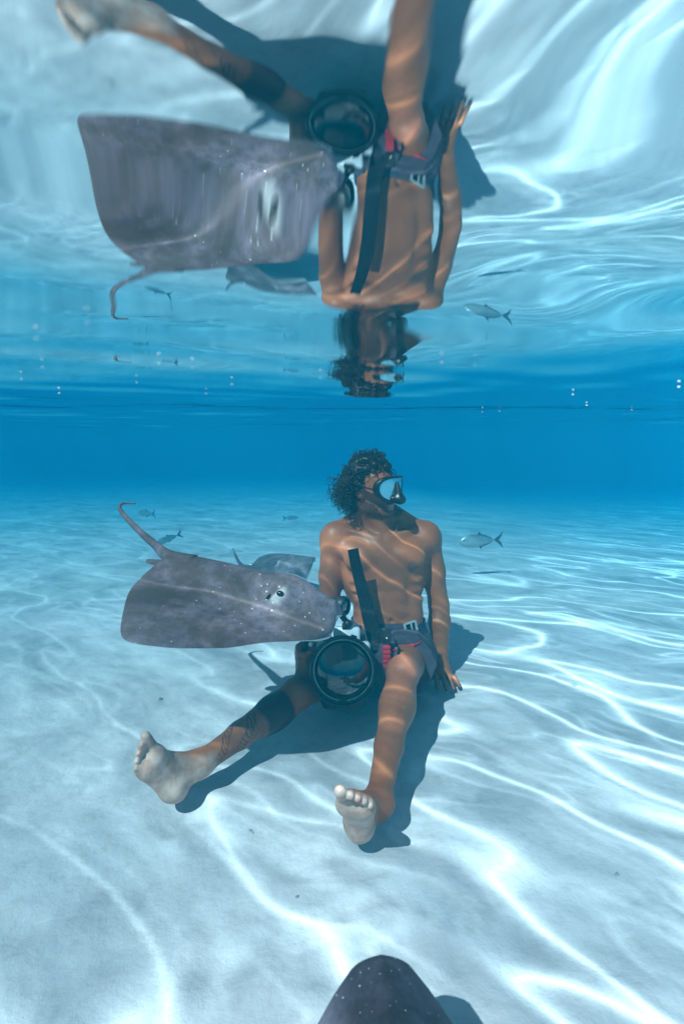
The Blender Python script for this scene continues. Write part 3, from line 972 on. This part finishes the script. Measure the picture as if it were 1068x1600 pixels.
# ------------------------------------------------------------------ dive mask
mask = empty('dive_mask', Hd(0, 0.09, 0.0), 'black dive mask with one pale mirrored lens on the man\'s face', 'mask')
def mpt(a, sx, sz, f, bulge=0.0):
    """points round the mask outline, wrapped to the face"""
    ca, sa = math.cos(a), math.sin(a)
    x = sx * math.copysign(abs(ca) ** 0.65, ca); z = sz * math.copysign(abs(sa) ** 0.75, sa)
    if sa < 0: x *= 1 - 0.18 * abs(sa)
    return Hd(x, f - 5.0 * x * x, z + 0.006)
def loft(rings, close_last=False):
    v, fcs = [], []
    n = len(rings[0])
    for rg in rings: v += rg
    for i in range(len(rings) - 1):
        for k in range(n):
            a, b_ = i * n + k, i * n + (k + 1) % n
            fcs.append((a, b_, b_ + n, a + n))
    if close_last: fcs.append(tuple((len(rings) - 1) * n + k for k in range(n)))
    return v, fcs
NA = 40
ang = [2 * math.pi * k / NA for k in range(NA)]
v, fcs = loft([[mpt(a, 0.066, 0.036, 0.070) for a in ang], [mpt(a, 0.083, 0.050, 0.094) for a in ang], [mpt(a, 0.086, 0.053, 0.107) for a in ang],
               [mpt(a, 0.083, 0.050, 0.114) for a in ang], [mpt(a, 0.075, 0.043, 0.114) for a in ang], [mpt(a, 0.072, 0.040, 0.108) for a in ang], [mpt(a, 0.060, 0.031, 0.070) for a in ang]])
mb = MB(); mb.add(v, fcs); mb.build('frame', M_SILICONE, mask)
rings = [[mpt(a, 0.0745 * q, 0.0425 * q, 0.1105) for a in ang] for q in (1.0, 0.75, 0.5, 0.25, 0.02)]
v, fcs = loft(rings, True)
mb = MB(); mb.add(v, fcs); mb.build('lens', M_LENS, mask)
NF = Field(HC - 0.02, HC + 0.17 * HF + 0.09, 0.003)
NF = Field(Hd(0, 0.09, 0) - 0.09, Hd(0, 0.12, 0) + 0.08, 0.003)
NF.cone(Hd(0, 0.112, 0.030), Hd(0, 0.122, -0.022), 0.006, 0.019, 0.01)
NF.ell(Hd(0, 0.128, -0.034), (0.022, 0.022, 0.017), HA, 0.012)
NF.cone(Hd(-0.02, 0.108, -0.03), Hd(0.02, 0.108, -0.03), 0.014, 0.014, 0.012)
nv, nf = NF.mesh(1)
build('nose_pocket', nv, nf, M_SILICONE, mask)
for s in (-1, 1):
    mb = MB()
    pts = [Hd(0.082 * s, 0.070, 0.006), Hd(0.092 * s, 0.035, 0.012), Hd(0.095 * s, -0.01, 0.022), Hd(0.086 * s, -0.07, 0.032), Hd(0.05 * s, -0.12, 0.038), Hd(0, -0.135, 0.04)]
    mb.tube(pts, 0.013, 8, True, (HU, 0.22))
    mb.build('strap', M_SILICONE, mask)

# ------------------------------------------------------------------ weight belt, buckle and pouch
belt = empty('weight_belt', T(0, 0.0, 0.20), 'navy webbing belt with a square steel buckle around the man\'s waist', 'belt')
def ring_pts(a, z, dx=0.0):
    return T((0.143 + dx) * math.sin(a), (0.106 + dx) * math.cos(a), z)
v, fcs = loft([[ring_pts(a, 0.203 + 0.0 * a, 0.0) for a in ang], [ring_pts(a, 0.203, 0.006) for a in ang], [ring_pts(a, 0.243, 0.004) for a in ang], [ring_pts(a, 0.243, -0.003) for a in ang]])
mb = MB(); mb.add(v, fcs); mb.build('webbing', M_WEB, belt)
for a in (-0.9, -0.45, -0.05, 0.35):
    c0 = ring_pts(a, 0.223, 0.008)
    mb = MB(); mb.box(c0, (0.004, 0.003, 0.021), [nrm(T(math.cos(a), -math.sin(a), .22) - T(0, 0, .22)), nrm(T(math.sin(a), math.cos(a), .22) - T(0, 0, .22)), (0, 0, 1)], 0.001)
    mb.build('keeper_loop', M_WEB, belt)
bc = P(642, 984, 1.945)
na = nrm(V3(0.42, -0.85, 0.2)); sa_, na, ua = frame(na, V3(-0.16, 0, 1))
sa_ = -sa_
mb = MB()
for dx, dz, hx, hz in ((-0.024, 0, 0.004, 0.029), (0.024, 0, 0.004, 0.029), (0, 0.0265, 0.0205, 0.0035), (0, -0.0265, 0.0205, 0.0035), (0.004, 0, 0.003, 0.023)):
    mb.box(bc + sa_ * dx + ua * dz, (hx, 0.004, hz), [sa_, na, ua], 0.0012)
mb.build('buckle', M_STEEL, belt)
mb = MB(); mb.box(bc - na * 0.006, (0.026, 0.004, 0.022), [sa_, na, ua], 0.002)
mb.build('buckle_tongue', M_STRAP, belt)

# red and black grip hanging from the belt
gy = min(on_shorts(604 + dx, y_, 0.0)[1] for y_ in range(992, 1046, 6) for dx in (-7, 0, 7)) - 0.012
gc0 = P(603, 990, gy); gc1 = P(604, 1044, gy)
grip = empty('cutter', gc1, 'small red ribbed grip with black head hanging from the belt', 'line cutter')
gs, gf, gu = frame(nrm(V3(0.05, -1, 0.25)), V3(0, 0, 1)); gs = -gs
gd = gc1 - gc0
mb = MB(); mb.box(gc0 + gd * 0.07, (0.015, 0.011, 0.026), [gs, gf, nrm(gd)], 0.004); mb.build('head', M_BLACK, grip)
mb = MB(); mb.ball(gc0 + gd * 0.12 + gf * 0.012, 0.0035, None, 8); mb.build('screw', M_STEEL, grip)
for i in range(5):
    c0 = gc0 + gd * (0.40 + 0.135 * i)
    mb = MB(); mb.box(c0, (0.0125, 0.010, 0.0068), [gs, gf, nrm(gd)], 0.003); mb.build('rib', M_RED, grip)
mb = MB(); mb.box(gc0 + gd * 0.66, (0.0095, 0.007, 0.038), [gs, gf, nrm(gd)], 0.002); mb.build('core', M_RED, grip)

# ------------------------------------------------------------------ black strap floating in front of the chest
sp = [P(*a) for a in ((551, 858, 1.93), (556, 884, 1.93), (563, 912, 1.925), (571, 942, 1.92), (578, 970, 1.90), (586, 996, 1.88), (590, 1012, 1.86))]
wd = [0.0195, 0.0200, 0.0215, 0.0235, 0.0265, 0.029, 0.028]
v, fcs = [], []
sdn = nrm(V3(1, -0.25, 0.26))
rings = []
for p, w in zip(sp, wd):
    nn = V3(0.2, 0.97, 0) * 0.0045
    rings.append([p - sdn * w - nn, p + sdn * w - nn, p + sdn * w + nn, p - sdn * w + nn])
v, fcs = loft(rings, True)
fcs.append((3, 2, 1, 0))
mb = MB(); mb.add(v, fcs)
strap = mb.build('strap_band', M_STRAP, None, True, origin=sp[-1])
tag(strap, 'wide black webbing strap standing upright before the man\'s bare chest', 'strap')

# ------------------------------------------------------------------ underwater camera with dome port
OC = P(536, 1046, 1.66)
CF = nrm(V3(0.0, -0.95, 0.30)); CS, CF, CU = frame(CF, V3(0, 0, 1)); CS = -CS if CS[0] < 0 else CS
def K(s, f, u): return OC + CS * s + CF * f + CU * u
CA = [CS, CF, CU]
camu = empty('underwater_camera', K(0, -0.05, -0.14), 'underwater camera with big black dome port held between the man\'s thighs', 'camera')
mb = MB()
mb.box(K(0, -0.105, 0.005), (0.092, 0.050, 0.078), CA, 0.014)
mb.box(K(0.012, -0.105, 0.098), (0.046, 0.040, 0.032), CA, 0.010)
hous = mb.build('housing', M_HOUSING, camu)
mb = MB()
for s, u, r0 in ((-0.06, 0.084, 0.011), (0.062, 0.084, 0.013)):
    mb.lathe(K(s, -0.095, u), CU, [(0, 0.02), (r0, 0.02), (r0, 0), (r0, -0.01)], 14)
    mb.build('control_knob', M_BLACK, hous); mb = MB()
mb.box(K(0, -0.165, -0.005), (0.080, 0.012, 0.064), CA, 0.006); mb.build('back_plate', M_BLACK, camu)
# dome port
mb = MB()
mb.lathe(OC, CF, [(0.060, -0.055), (0.075, -0.050), (0.088, -0.030), (0.102, -0.012), (0.1075, -0.004), (0.1075, 0.010), (0.103, 0.016), (0.097, 0.016), (0.093, 0.010), (0.088, 0.006)], 56)
port = mb.build('dome_port', M_BLACK, camu)
mb = MB()
prof = [(0.089, 0.004)]
for i in range(13):
    a = math.pi / 2 * i / 12
    prof.append((0.087 * math.cos(a), 0.006 + 0.060 * math.sin(a)))
mb.lathe(OC, CF, prof, 56); mb.build('dome', M_GLASS, port)
mb = MB(); mb.lathe(OC, CF, [(0.0925, 0.0145), (0.0955, 0.0165), (0.0945, 0.0175), (0.0915, 0.0155)], 56); mb.build('seal_ring', M_STEEL, port)
for a in (0.35, 1.25, 2.0, 2.8):
    c0 = K(0.109 * math.cos(a), 0.003, 0.109 * math.sin(a))
    mb = MB(); mb.box(c0, (0.010, 0.007, 0.004), [CS * -math.sin(a) + CU * math.cos(a), CF, CS * math.cos(a) + CU * math.sin(a)], 0.0015); mb.build('ring_lug', M_BLACK, port)
# shade petals on the ring
for a0, a1 in ((3.7, 5.7),):
    mb = MB(); v = []; fcs = []
    n = 20
    for i in range(n + 1):
        a = a0 + (a1 - a0) * i / n
        for rr, ff in ((0.104, -0.005), (0.112, -0.005), (0.112, 0.028), (0.106, 0.028)):
            v.append(K(rr * math.cos(a), ff, rr * math.sin(a)))
    for i in range(n):
        for k in range(4):
            a = i * 4 + k; b_ = i * 4 + (k + 1) % 4
            fcs.append((a, b_, b_ + 4, a + 4))
    fcs.append((3, 2, 1, 0)); fcs.append(tuple(n * 4 + k for k in range(4)))
    mb.add(v, fcs); mb.build('shade', M_BLACK, port)
mb = MB(); mb.lathe(K(0, -0.055, -0.055), -CU, [(0, -0.01), (0.062, -0.01), (0.072, 0.02), (0.074, 0.055), (0.066, 0.070), (0.0, 0.071)], 32)
mb.build('port_base', M_RUBBER, camu)
# handles
g0 = GRIP + V3(0, 0, -0.065); g1 = GRIP + V3(0, 0, 0.075)
mb = MB(); mb.tube([g0, g0 + (g1 - g0) * 0.1, g0 + (g1 - g0) * 0.3, g0 + (g1 - g0) * 0.6, g0 + (g1 - g0) * 0.9, g1], [0.010, 0.016, 0.0175, 0.0165, 0.017, 0.011], 14)
hd = mb.build('handle', M_RUBBER, camu)
mb = MB(); mb.ball(g1 + V3(0, 0, 0.012), 0.013, None, 14); mb.build('ball_mount', M_BLACK, hd)
mb = MB(); mb.lathe(GRIP + V3(0.012, -0.022, 0.062), nrm(V3(0, -1, 0.2)), [(0, 0.012), (0.007, 0.012), (0.008, 0)], 12); mb.build('button', M_STEEL, hd)
mb = MB()
mb.tube([g0, (g0 + K(-0.09, -0.11, -0.06)) / 2, K(-0.085, -0.11, -0.06)], 0.010, 8)
mb.build('handle_bracket', M_HOUSING, camu); mb = MB()
mb.tube([g1 - V3(0, 0, 0.01), (g1 + K(-0.09, -0.10, 0.06)) / 2 + V3(0, 0, 0.008), K(-0.085, -0.10, 0.055)], 0.010, 8)
mb.build('handle_bracket', M_HOUSING, camu)
gR = K(0.135, -0.10, 0.0)
mb = MB(); mb.tube([gR - CU * 0.07, gR - CU * 0.05, gR, gR + CU * 0.05, gR + CU * 0.07], [0.010, 0.017, 0.0175, 0.016, 0.010], 14); mb.build('handle', M_RUBBER, camu)
mb = MB(); mb.tube([gR - CU * 0.06, K(0.08, -0.11, -0.055)], 0.010, 8); mb.build('handle_bracket', M_BLACK, camu); mb = MB(); mb.tube([gR + CU * 0.06, K(0.08, -0.11, 0.05)], 0.010, 8); mb.build('handle_bracket', M_BLACK, camu)
# focus light on a ball arm
LP = P(524, 946, 1.78)
mb = MB()
a0 = K(0.0, -0.10, 0.11)
a1 = P(543, 975, 1.765)
mb.tube([a0, a1], [0.011, 0.010], 10); mb.ball(a1, 0.016, None, 12); mb.tube([a1, LP + V3(0.01, 0, -0.02)], [0.010, 0.011], 10); mb.ball(a0, 0.016, None, 12)
mb.box((a0 + a1) / 2, (0.012, 0.018, 0.014), None, 0.004)
mb.build('ball_arm', M_BLACK, camu)
ld = nrm(V3(0.85, -0.5, 0.08))
mb = MB(); mb.lathe(LP, ld, [(0, -0.050), (0.024, -0.050), (0.027, -0.044), (0.027, -0.012), (0.029, -0.008), (0.029, 0.004), (0.033, 0.008), (0.034, 0.036), (0.030, 0.042), (0.026, 0.042), (0.024, 0.036)], 28)
lt = mb.build('focus_light', M_BLACK, camu)
mb = MB(); mb.lathe(LP, ld, [(0.0255, 0.035), (0.015, 0.038), (0, 0.039)], 28); mb.build('lamp_glass', M_GLASS, lt)

# ------------------------------------------------------------------ stingrays
OUTL_S = [0.0, 0.008, 0.03, 0.10, 0.22, 0.40, 0.52, 0.60, 0.66, 0.75, 0.85, 0.93, 1.0]
OUTL_W = [0.0, 0.17, 0.31, 0.53, 0.77, 0.93, 0.99, 1.00, 0.95, 0.83, 0.68, 0.52, 0.32]
_fs = np.linspace(0, 1, 401); _fw = np.interp(_fs, OUTL_S, OUTL_W)
for _ in range(3):
    _sm = np.convolve(np.pad(_fw, 9, mode='edge'), np.ones(19) / 19, 'valid')
    _fp = np.interp(_fs, [0, 0.02, 0.06, 0.15, 0.3, 0.45, 0.6, 0.8, 1], [0, 0.11, 0.19, 0.32, 0.56, 0.82, 1.0, 0.72, 0.16])
    _k = smooth01(_fs, 0.06, 0.14) * (1 - smooth01(_fs, 0.96, 0.99)); _fw = _fw * (1 - _k) + _sm * _k
def stingray(name, label, N, Bs, W, E, tail, mat, thick=0.055, curl=0.0, droop=(0.0, 0.0), nu=72, nv=72, fall=0.0, pointed=False):
    """N snout, Bs root of the tail, W and E the two wing tips (world points)"""
    N, Bs, W, E = (np.asarray(q, float) for q in (N, Bs, W, E))
    ax = Bs - N
    mid = N + ax * 0.60
    bw, be = W - mid, E - mid
    an_ = nrm(ax)
    bwp, bep = an_ * np.dot(bw, an_), an_ * np.dot(be, an_)
    up = np.cross(ax, nrm(bw) - nrm(be)); up = nrm(up)
    if up[2] < 0: up = -up
    root = empty(name, (N + Bs) / 2 - up * thick, label, 'stingray')
    ss = np.concatenate([np.linspace(0, 1, 13)[:-1] ** 1.8 * 0.08, np.linspace(0.08, 1, nu)])
    vv = np.sin(np.linspace(-1, 1, nv) * math.pi / 2)
    wl = np.linalg.norm(bw)
    def surf(s, m, near, edge=1.0):
        side = bw if near else be
        par = bwp if near else bep
        q = N + ax * s + (side - par) * m + par * m ** 2.2
        q = q + up * (curl * math.sin(math.pi * min(m, 1.0)) * 0.5) - V3(0, 0, 1) * (droop[0] if near else droop[1]) * max(0, (m - 0.55) / 0.45) ** 2
        q = q + up * 0.020 * wl * math.sin(7.0 * s + 3.5 * m + 0.6) * m * m
        if near: q = q - V3(0, 0, fall) * (1 + 0.4 * math.exp(-(s / 0.12) ** 2)) * float(smooth01(m, 0.0, 0.10 + 0.26 * min(1.0, s / 0.25)))
        core = math.exp(-(m / 0.27) ** 2) * (0.50 + 0.50 * math.sin(math.pi * min(1, s * 0.95 + 0.10)))
        head = math.exp(-((s - 0.25) / 0.14) ** 2 - (m / 0.17) ** 2) * 0.45
        eye = math.exp(-((s - 0.265) / 0.045) ** 2 - ((m - 0.175) / 0.05) ** 2) * 0.50
        dent = math.exp(-((s - 0.325) / 0.022) ** 2 - ((m - 0.185) / 0.030) ** 2) * 0.30
        top = thick * (core * 0.95 + head + eye - dent + 0.10) * edge
        bot = thick * (core * 0.40 + 0.10) * edge
        return q + up * top, q - up * bot
    rows_t, rows_b, pale, dark = [], [], [], []
    for s in ss:
        w = np.interp(s, _fs, _fp if pointed else _fw)
        for v in vv:
            m = abs(v) * w
            edge = max(0.0, 1 - abs(v) ** 6) ** 0.5 * min(1.0, (s / 0.03) ** 0.5) * min(1.0, ((1.02 - s) / 0.06) ** 0.5)
            a_, b_ = surf(s, m, v < 0, edge)
            rows_t.append(a_); rows_b.append(b_)
            pale.append(0.95 * math.exp(-((s - 0.294 - 0.3 * (m - 0.21)) / 0.036) ** 4 - ((m - 0.212) / 0.028) ** 4))
            dark.append(0.85 * math.exp(-((s - 0.332) / 0.011) ** 4 - ((m - 0.200) / 0.030) ** 4) + 0.30 * math.exp(-((s - 0.20) / 0.05) ** 2 - ((m - 0.22) / 0.05) ** 2))
    ns, nn = len(ss), len(vv)
    top = np.array(rows_t); bot = np.array(rows_b)
    verts = np.concatenate([top, bot])
    ft = grid_faces(ns, nn); fb = grid_faces(ns, nn)[:, ::-1] + ns * nn
    rim = []
    off = ns * nn
    for i in range(ns - 1):
        rim.append((i * nn, (i + 1) * nn, off + (i + 1) * nn, off + i * nn))
        rim.append((i * nn + nn - 1, off + i * nn + nn - 1, off + (i + 1) * nn + nn - 1, (i + 1) * nn + nn - 1))
    for k in range(nn - 1):
        rim.append(((ns - 1) * nn + k, (ns - 1) * nn + k + 1, off + (ns - 1) * nn + k + 1, off + (ns - 1) * nn + k))
    faces = np.concatenate([ft, fb, np.array(rim)])
    # the tail grows out of the disc: same mesh
    sc = np.linalg.norm(ax) / 0.66
    tp = [Bs - ax * 0.16 + up * thick * 0.25, Bs + up * thick * 0.2] + [np.asarray(q, float) for q in tail]
    n_t = len(tp)
    rr = [0.034, 0.024] + [0.0140 * (1 - i / (n_t - 2)) ** 1.3 + 0.0020 for i in range(n_t - 2)]
    fine, fr_ = [], []
    tpa = np.array(tp)
    for i in range(n_t - 1):
        p0, p1, p2, p3 = tpa[max(i - 1, 0)], tpa[i], tpa[i + 1], tpa[min(i + 2, n_t - 1)]
        for q in np.linspace(0, 1, 7)[:-1]:
            fine.append(0.5 * ((2 * p1) + (-p0 + p2) * q + (2 * p0 - 5 * p1 + 4 * p2 - p3) * q * q + (-p0 + 3 * p1 - 3 * p2 + p3) * q ** 3))
            fr_.append(rr[i] + (rr[i + 1] - rr[i]) * q)
    fine.append(tpa[-1]); fr_.append(rr[-1])
    mbt = MB(); mbt.tube(fine, [x * sc for x in fr_], 12)
    nt0 = len(verts)
    allv = np.concatenate([verts, np.array(mbt.v)])
    allf = [tuple(int(i) for i in f) for f in faces] + [tuple(i + nt0 for i in f) for f in mbt.f]
    o = build('body', allv, allf, [mat, M_BELLY], root)
    mi = np.zeros(len(allf), np.int32); mi[len(ft):len(ft) + len(fb)] = 1
    o.data.polygons.foreach_set('material_index', mi)
    z = np.zeros(len(allv)); z[:off] = pale; add_attr(o, 'pale', z)
    z = np.zeros(len(allv)); z[:off] = np.clip(dark, 0, 1); add_attr(o, 'dark', z)
    bm = bmesh.new(); bm.from_mesh(o.data); bmesh.ops.recalc_face_normals(bm, faces=bm.faces); bm.to_mesh(o.data); bm.free()
    if nu > 50:
        for near, side in ((True, bw), (False, be)):
            lat = nrm(side)
            n_ = nrm(up + lat * 0.9)
            A = [nrm(ax), nrm(np.cross(n_, ax)), n_]
            c0 = surf(0.278, 0.205, near)[0] - n_ * 0.004 * sc
            m_ = MB(); m_.ball(c0, (0.015 * sc, 0.011 * sc, 0.011 * sc), A, 14); m_.build('eye', M_EYE, root)
            c1 = surf(0.334, 0.205, near)[0] - n_ * 0.006 * sc
            m_ = MB(); m_.ball(c1, (0.008 * sc, 0.022 * sc, 0.011 * sc), A, 14); m_.build('spiracle', M_EYE, root)
        for side in (bw, be):
            lat = nrm(side)
            q0 = Bs - ax * 0.08 + lat * 0.012
            ring = [(0.0, 0.0), (0.030, 0.0), (0.052, 0.03), (0.060, 0.075), (0.054, 0.115), (0.040, 0.135), (0.022, 0.125), (0.008, 0.08)]
            v = [q0 + lat * a_ * sc + ax * b_ + up * (0.006 - 0.05 * b_) for a_, b_ in ring]
            v2 = [p - up * 0.006 for p in v]
            c_ = sum(v) / len(v) + up * 0.006; n = len(ring)
            m_ = MB(); m_.add(v + v2 + [c_], [(i, (i + 1) % n, 2 * n) for i in range(n)] + [tuple(range(2 * n - 1, n - 1, -1))] + [(i, n + i, n + (i + 1) % n, (i + 1) % n) for i in range(n)])
            m_.build('pelvic_fin', mat, root)
    return root

Nn = P(526, 962, 1.47); Bb = P(262, 874, 1.64); Ww = P(187, 956, 1.27)
mid = Nn + (Bb - Nn) * 0.6
Ee = mid + (mid - Ww) * V3(0.85, 0.85, 0.0) + V3(0, 0, -0.17)
tail = [P(243, 852, 1.74), P(222, 834, 1.79), P(203, 815, 1.84), P(190, 800, 1.87), P(187, 790, 1.88), P(195, 786, 1.89), P(212, 787, 1.90)]
stingray('stingray', 'large grey stingray with white speckles gliding up to the camera, tail curled up', Nn, Bb, Ww, Ee, tail, M_RAY, 0.050, curl=0.03, droop=(0.045, 0.03), fall=0.034)

# the ray passing under the lens
Nn = P(592, 1502, 0.66); Bb = Nn + V3(0.03, -0.58, -0.16)
mid = Nn + (Bb - Nn) * 0.6
tail = [Bb + V3(0.02, -0.12, 0), Bb + V3(0.0, -0.3, -0.01), Bb + V3(-0.04, -0.5, -0.03)]
stingray('stingray', 'dark snout of a stingray at the bottom edge, close to the lens', Nn, Bb, mid + V3(-0.37, -0.02, -0.18), mid + V3(0.37, -0.02, -0.18), tail, M_RAY2, 0.06, curl=0.03, pointed=True)

# the pale ray cruising behind
Nn = P(478, 905, 3.05); Bb = P(392, 893, 3.50); mid = Nn + (Bb - Nn) * 0.55
tail = [Bb + V3(-0.08, 0.12, 0.01), Bb + V3(-0.13, 0.2, 0.04), Bb + V3(-0.17, 0.26, 0.10)]
stingray('stingray', 'small blue-hazed stingray cruising low over the sand behind the man\'s arm', Nn, Bb, mid + V3(-0.14, -0.24, -0.03), mid + V3(0.16, 0.22, 0.05), tail, M_RAY, 0.07, curl=0.14, droop=(0.05, 0.06), nu=44, nv=44)

# ------------------------------------------------------------------ fish
def fish(name, label, c, length, heading, group, deep=0.33):
    root = empty(name, c, label, 'fish', group)
    h = nrm(heading); s, h, u = frame(h, V3(0, 0, 1))
    L = length
    def Q(a, b_, z): return np.asarray(c) + h * a * L + s * b_ * L + u * z * L
    prof = [(-0.40, 0.018), (-0.34, 0.030), (-0.20, 0.085), (0.0, 0.145), (0.16, 0.165), (0.30, 0.145), (0.40, 0.105), (0.46, 0.060), (0.49, 0.02)]
    rings = []
    for x, r0 in prof:
        r1 = r0 * deep / 0.33
        rings.append([Q(x, 0.42 * r1 * math.cos(a), r1 * math.sin(a) - 0.01 * (x > 0.3)) for a in np.linspace(0, 2 * math.pi, 15)[:-1]])
    v, fcs = loft(rings, True); fcs.append(tuple(range(13, -1, -1)))
    mb = MB(); mb.add(v, fcs); mb.build('body', M_FISH, root)
    def fin(nm, outline):
        a = [Q(x, 0.006, z) for x, z in outline]; b_ = [Q(x, -0.006, z) for x, z in outline]
        n = len(outline)
        mb = MB(); mb.add(a + b_, [tuple(range(n)), tuple(range(2 * n - 1, n - 1, -1))] + [(i, n + i, n + (i + 1) % n, (i + 1) % n) for i in range(n)])
        mb.build(nm, M_FIN, root, False)
    fin('tail_fin', [(-0.38, 0.016), (-0.50, 0.10), (-0.60, 0.20), (-0.56, 0.07), (-0.50, 0.0), (-0.56, -0.08), (-0.62, -0.22), (-0.50, -0.10), (-0.38, -0.016)])
    k = deep / 0.33
    fin('dorsal_fin', [(0.06, 0.14 * k), (-0.02, 0.23 * k), (-0.04, 0.165 * k), (-0.20, 0.115 * k), (-0.34, 0.05 * k), (-0.30, 0.035 * k), (-0.10, 0.10 * k)])
    fin('anal_fin', [(0.02, -0.13 * k), (-0.05, -0.21 * k), (-0.07, -0.15 * k), (-0.22, -0.10 * k), (-0.34, -0.045 * k), (-0.30, -0.03 * k), (-0.10, -0.095 * k)])
    for sd_ in (-1, 1):
        mb = MB(); mb.ball(Q(0.39, 0.04 * sd_, 0.03), 0.014 * L, None, 8); mb.build('eye', M_EYE, root)
    return root
GF = 'fish swimming in the blue distance'
fish('fish', 'silvery blue fish with forked tail swimming over the sand right of the man', P(748, 845, 3.85), 0.30, V3(-1, -0.15, -0.03), GF)
fish('fish', 'faint small fish above the tail tip of the speckled stingray', P(228, 802, 6.3), 0.26, V3(-1, 0.6, -0.02), GF, 0.30)
fish('fish', 'faint fish low over the sand right of the speckled stingray\'s tail', P(262, 842, 4.6), 0.22, V3(-0.8, -0.6, -0.25), GF, 0.26)
fish('fish', 'tiny grey fish beside the tail of the small hazed stingray', P(393, 885, 3.35), 0.09, V3(-1, 0.3, -0.05), GF, 0.36)
fish('fish', 'faint distant fish left of the man\'s hair', P(455, 809, 6.0), 0.17, V3(1, 0.5, 0), GF, 0.26)

# ------------------------------------------------------------------ flecks of foam under the surface, bits of coral on the sand
flecks = [(57, 528, 7), (33, 587, 5), (66, 570, 4), (92, 607, 5), (136, 500, 5), (213, 590, 3), (248, 563, 4), (322, 607, 4), (362, 592, 5), (300, 568, 3), (690, 556, 6), (742, 560, 4),
          (895, 609, 5), (916, 632, 4), (986, 645, 4), (1060, 600, 7), (753, 650, 3), (780, 649, 3), (500, 580, 4)]
proto = None
for px, py, sz in flecks:
    el = math.atan((800 - py) / FPX) - PITCH
    D = (WATER_Z - CAM_Z - 0.004) / math.tan(el)
    D = min(D, 2.2)
    c = P(px, py, D)
    c[2] = WATER_Z + float(water_height(np.array(c[0]), np.array(c[1]))) - 0.0035
    if proto is None:
        mb = MB(); mb.ball((0, 0, 0), (1.0, 0.8, 0.6), None, 10)
        proto = mb.build('foam_fleck', M_BUBBLE, None)
        o = proto
    else:
        o = proto.copy(); COL.objects.link(o)
    o.location = tuple(c); rs = 0.30 * sz * D / FPX
    o.scale = (rs * random.uniform(0.9, 1.6), rs, rs)
    tag(o, 'tiny pale fleck of foam drifting just under the water surface', 'foam fleck', 'flecks of foam under the surface')

bits = [(250, 1089, 0.007, 'small dark coral bit on the sand above the man\'s tattooed calf'), (392, 1297, 0.006, 'dark round coral bit on the sand between the man\'s feet'),
        (464, 1401, 0.0045, 'tiny coral bit on the bright sand below the man\'s feet'), (897, 1069, 0.008, 'pale coral bit half sunk in the sand far right of the man'),
        (962, 1371, 0.004, 'tiny dark speck of coral on the sand at lower right')]
for i, (px, py, sz, lb) in enumerate(bits):
    el = PITCH + math.atan((py - 800) / FPX)
    c = P(px, py, CAM_Z / math.tan(el))
    c[2] = float(sand_height(np.array(c[0]), np.array(c[1])))
    F = Field(c - 3 * sz, c + 3 * sz, sz / 5)
    rr = random.Random(i)
    for _ in range(5):
        F.ell(c + V3(rr.uniform(-1, 1), rr.uniform(-1, 1), rr.uniform(-.2, .4)) * sz * 0.8, [sz * rr.uniform(0.4, 0.9) for _ in range(3)], None, sz * 0.3)
    v, f = F.mesh(1)
    o = build('coral_bit', v, f, M_PEBBLE, None, origin=c)
    tag(o, lb, 'coral bit', 'coral bits on the sand')
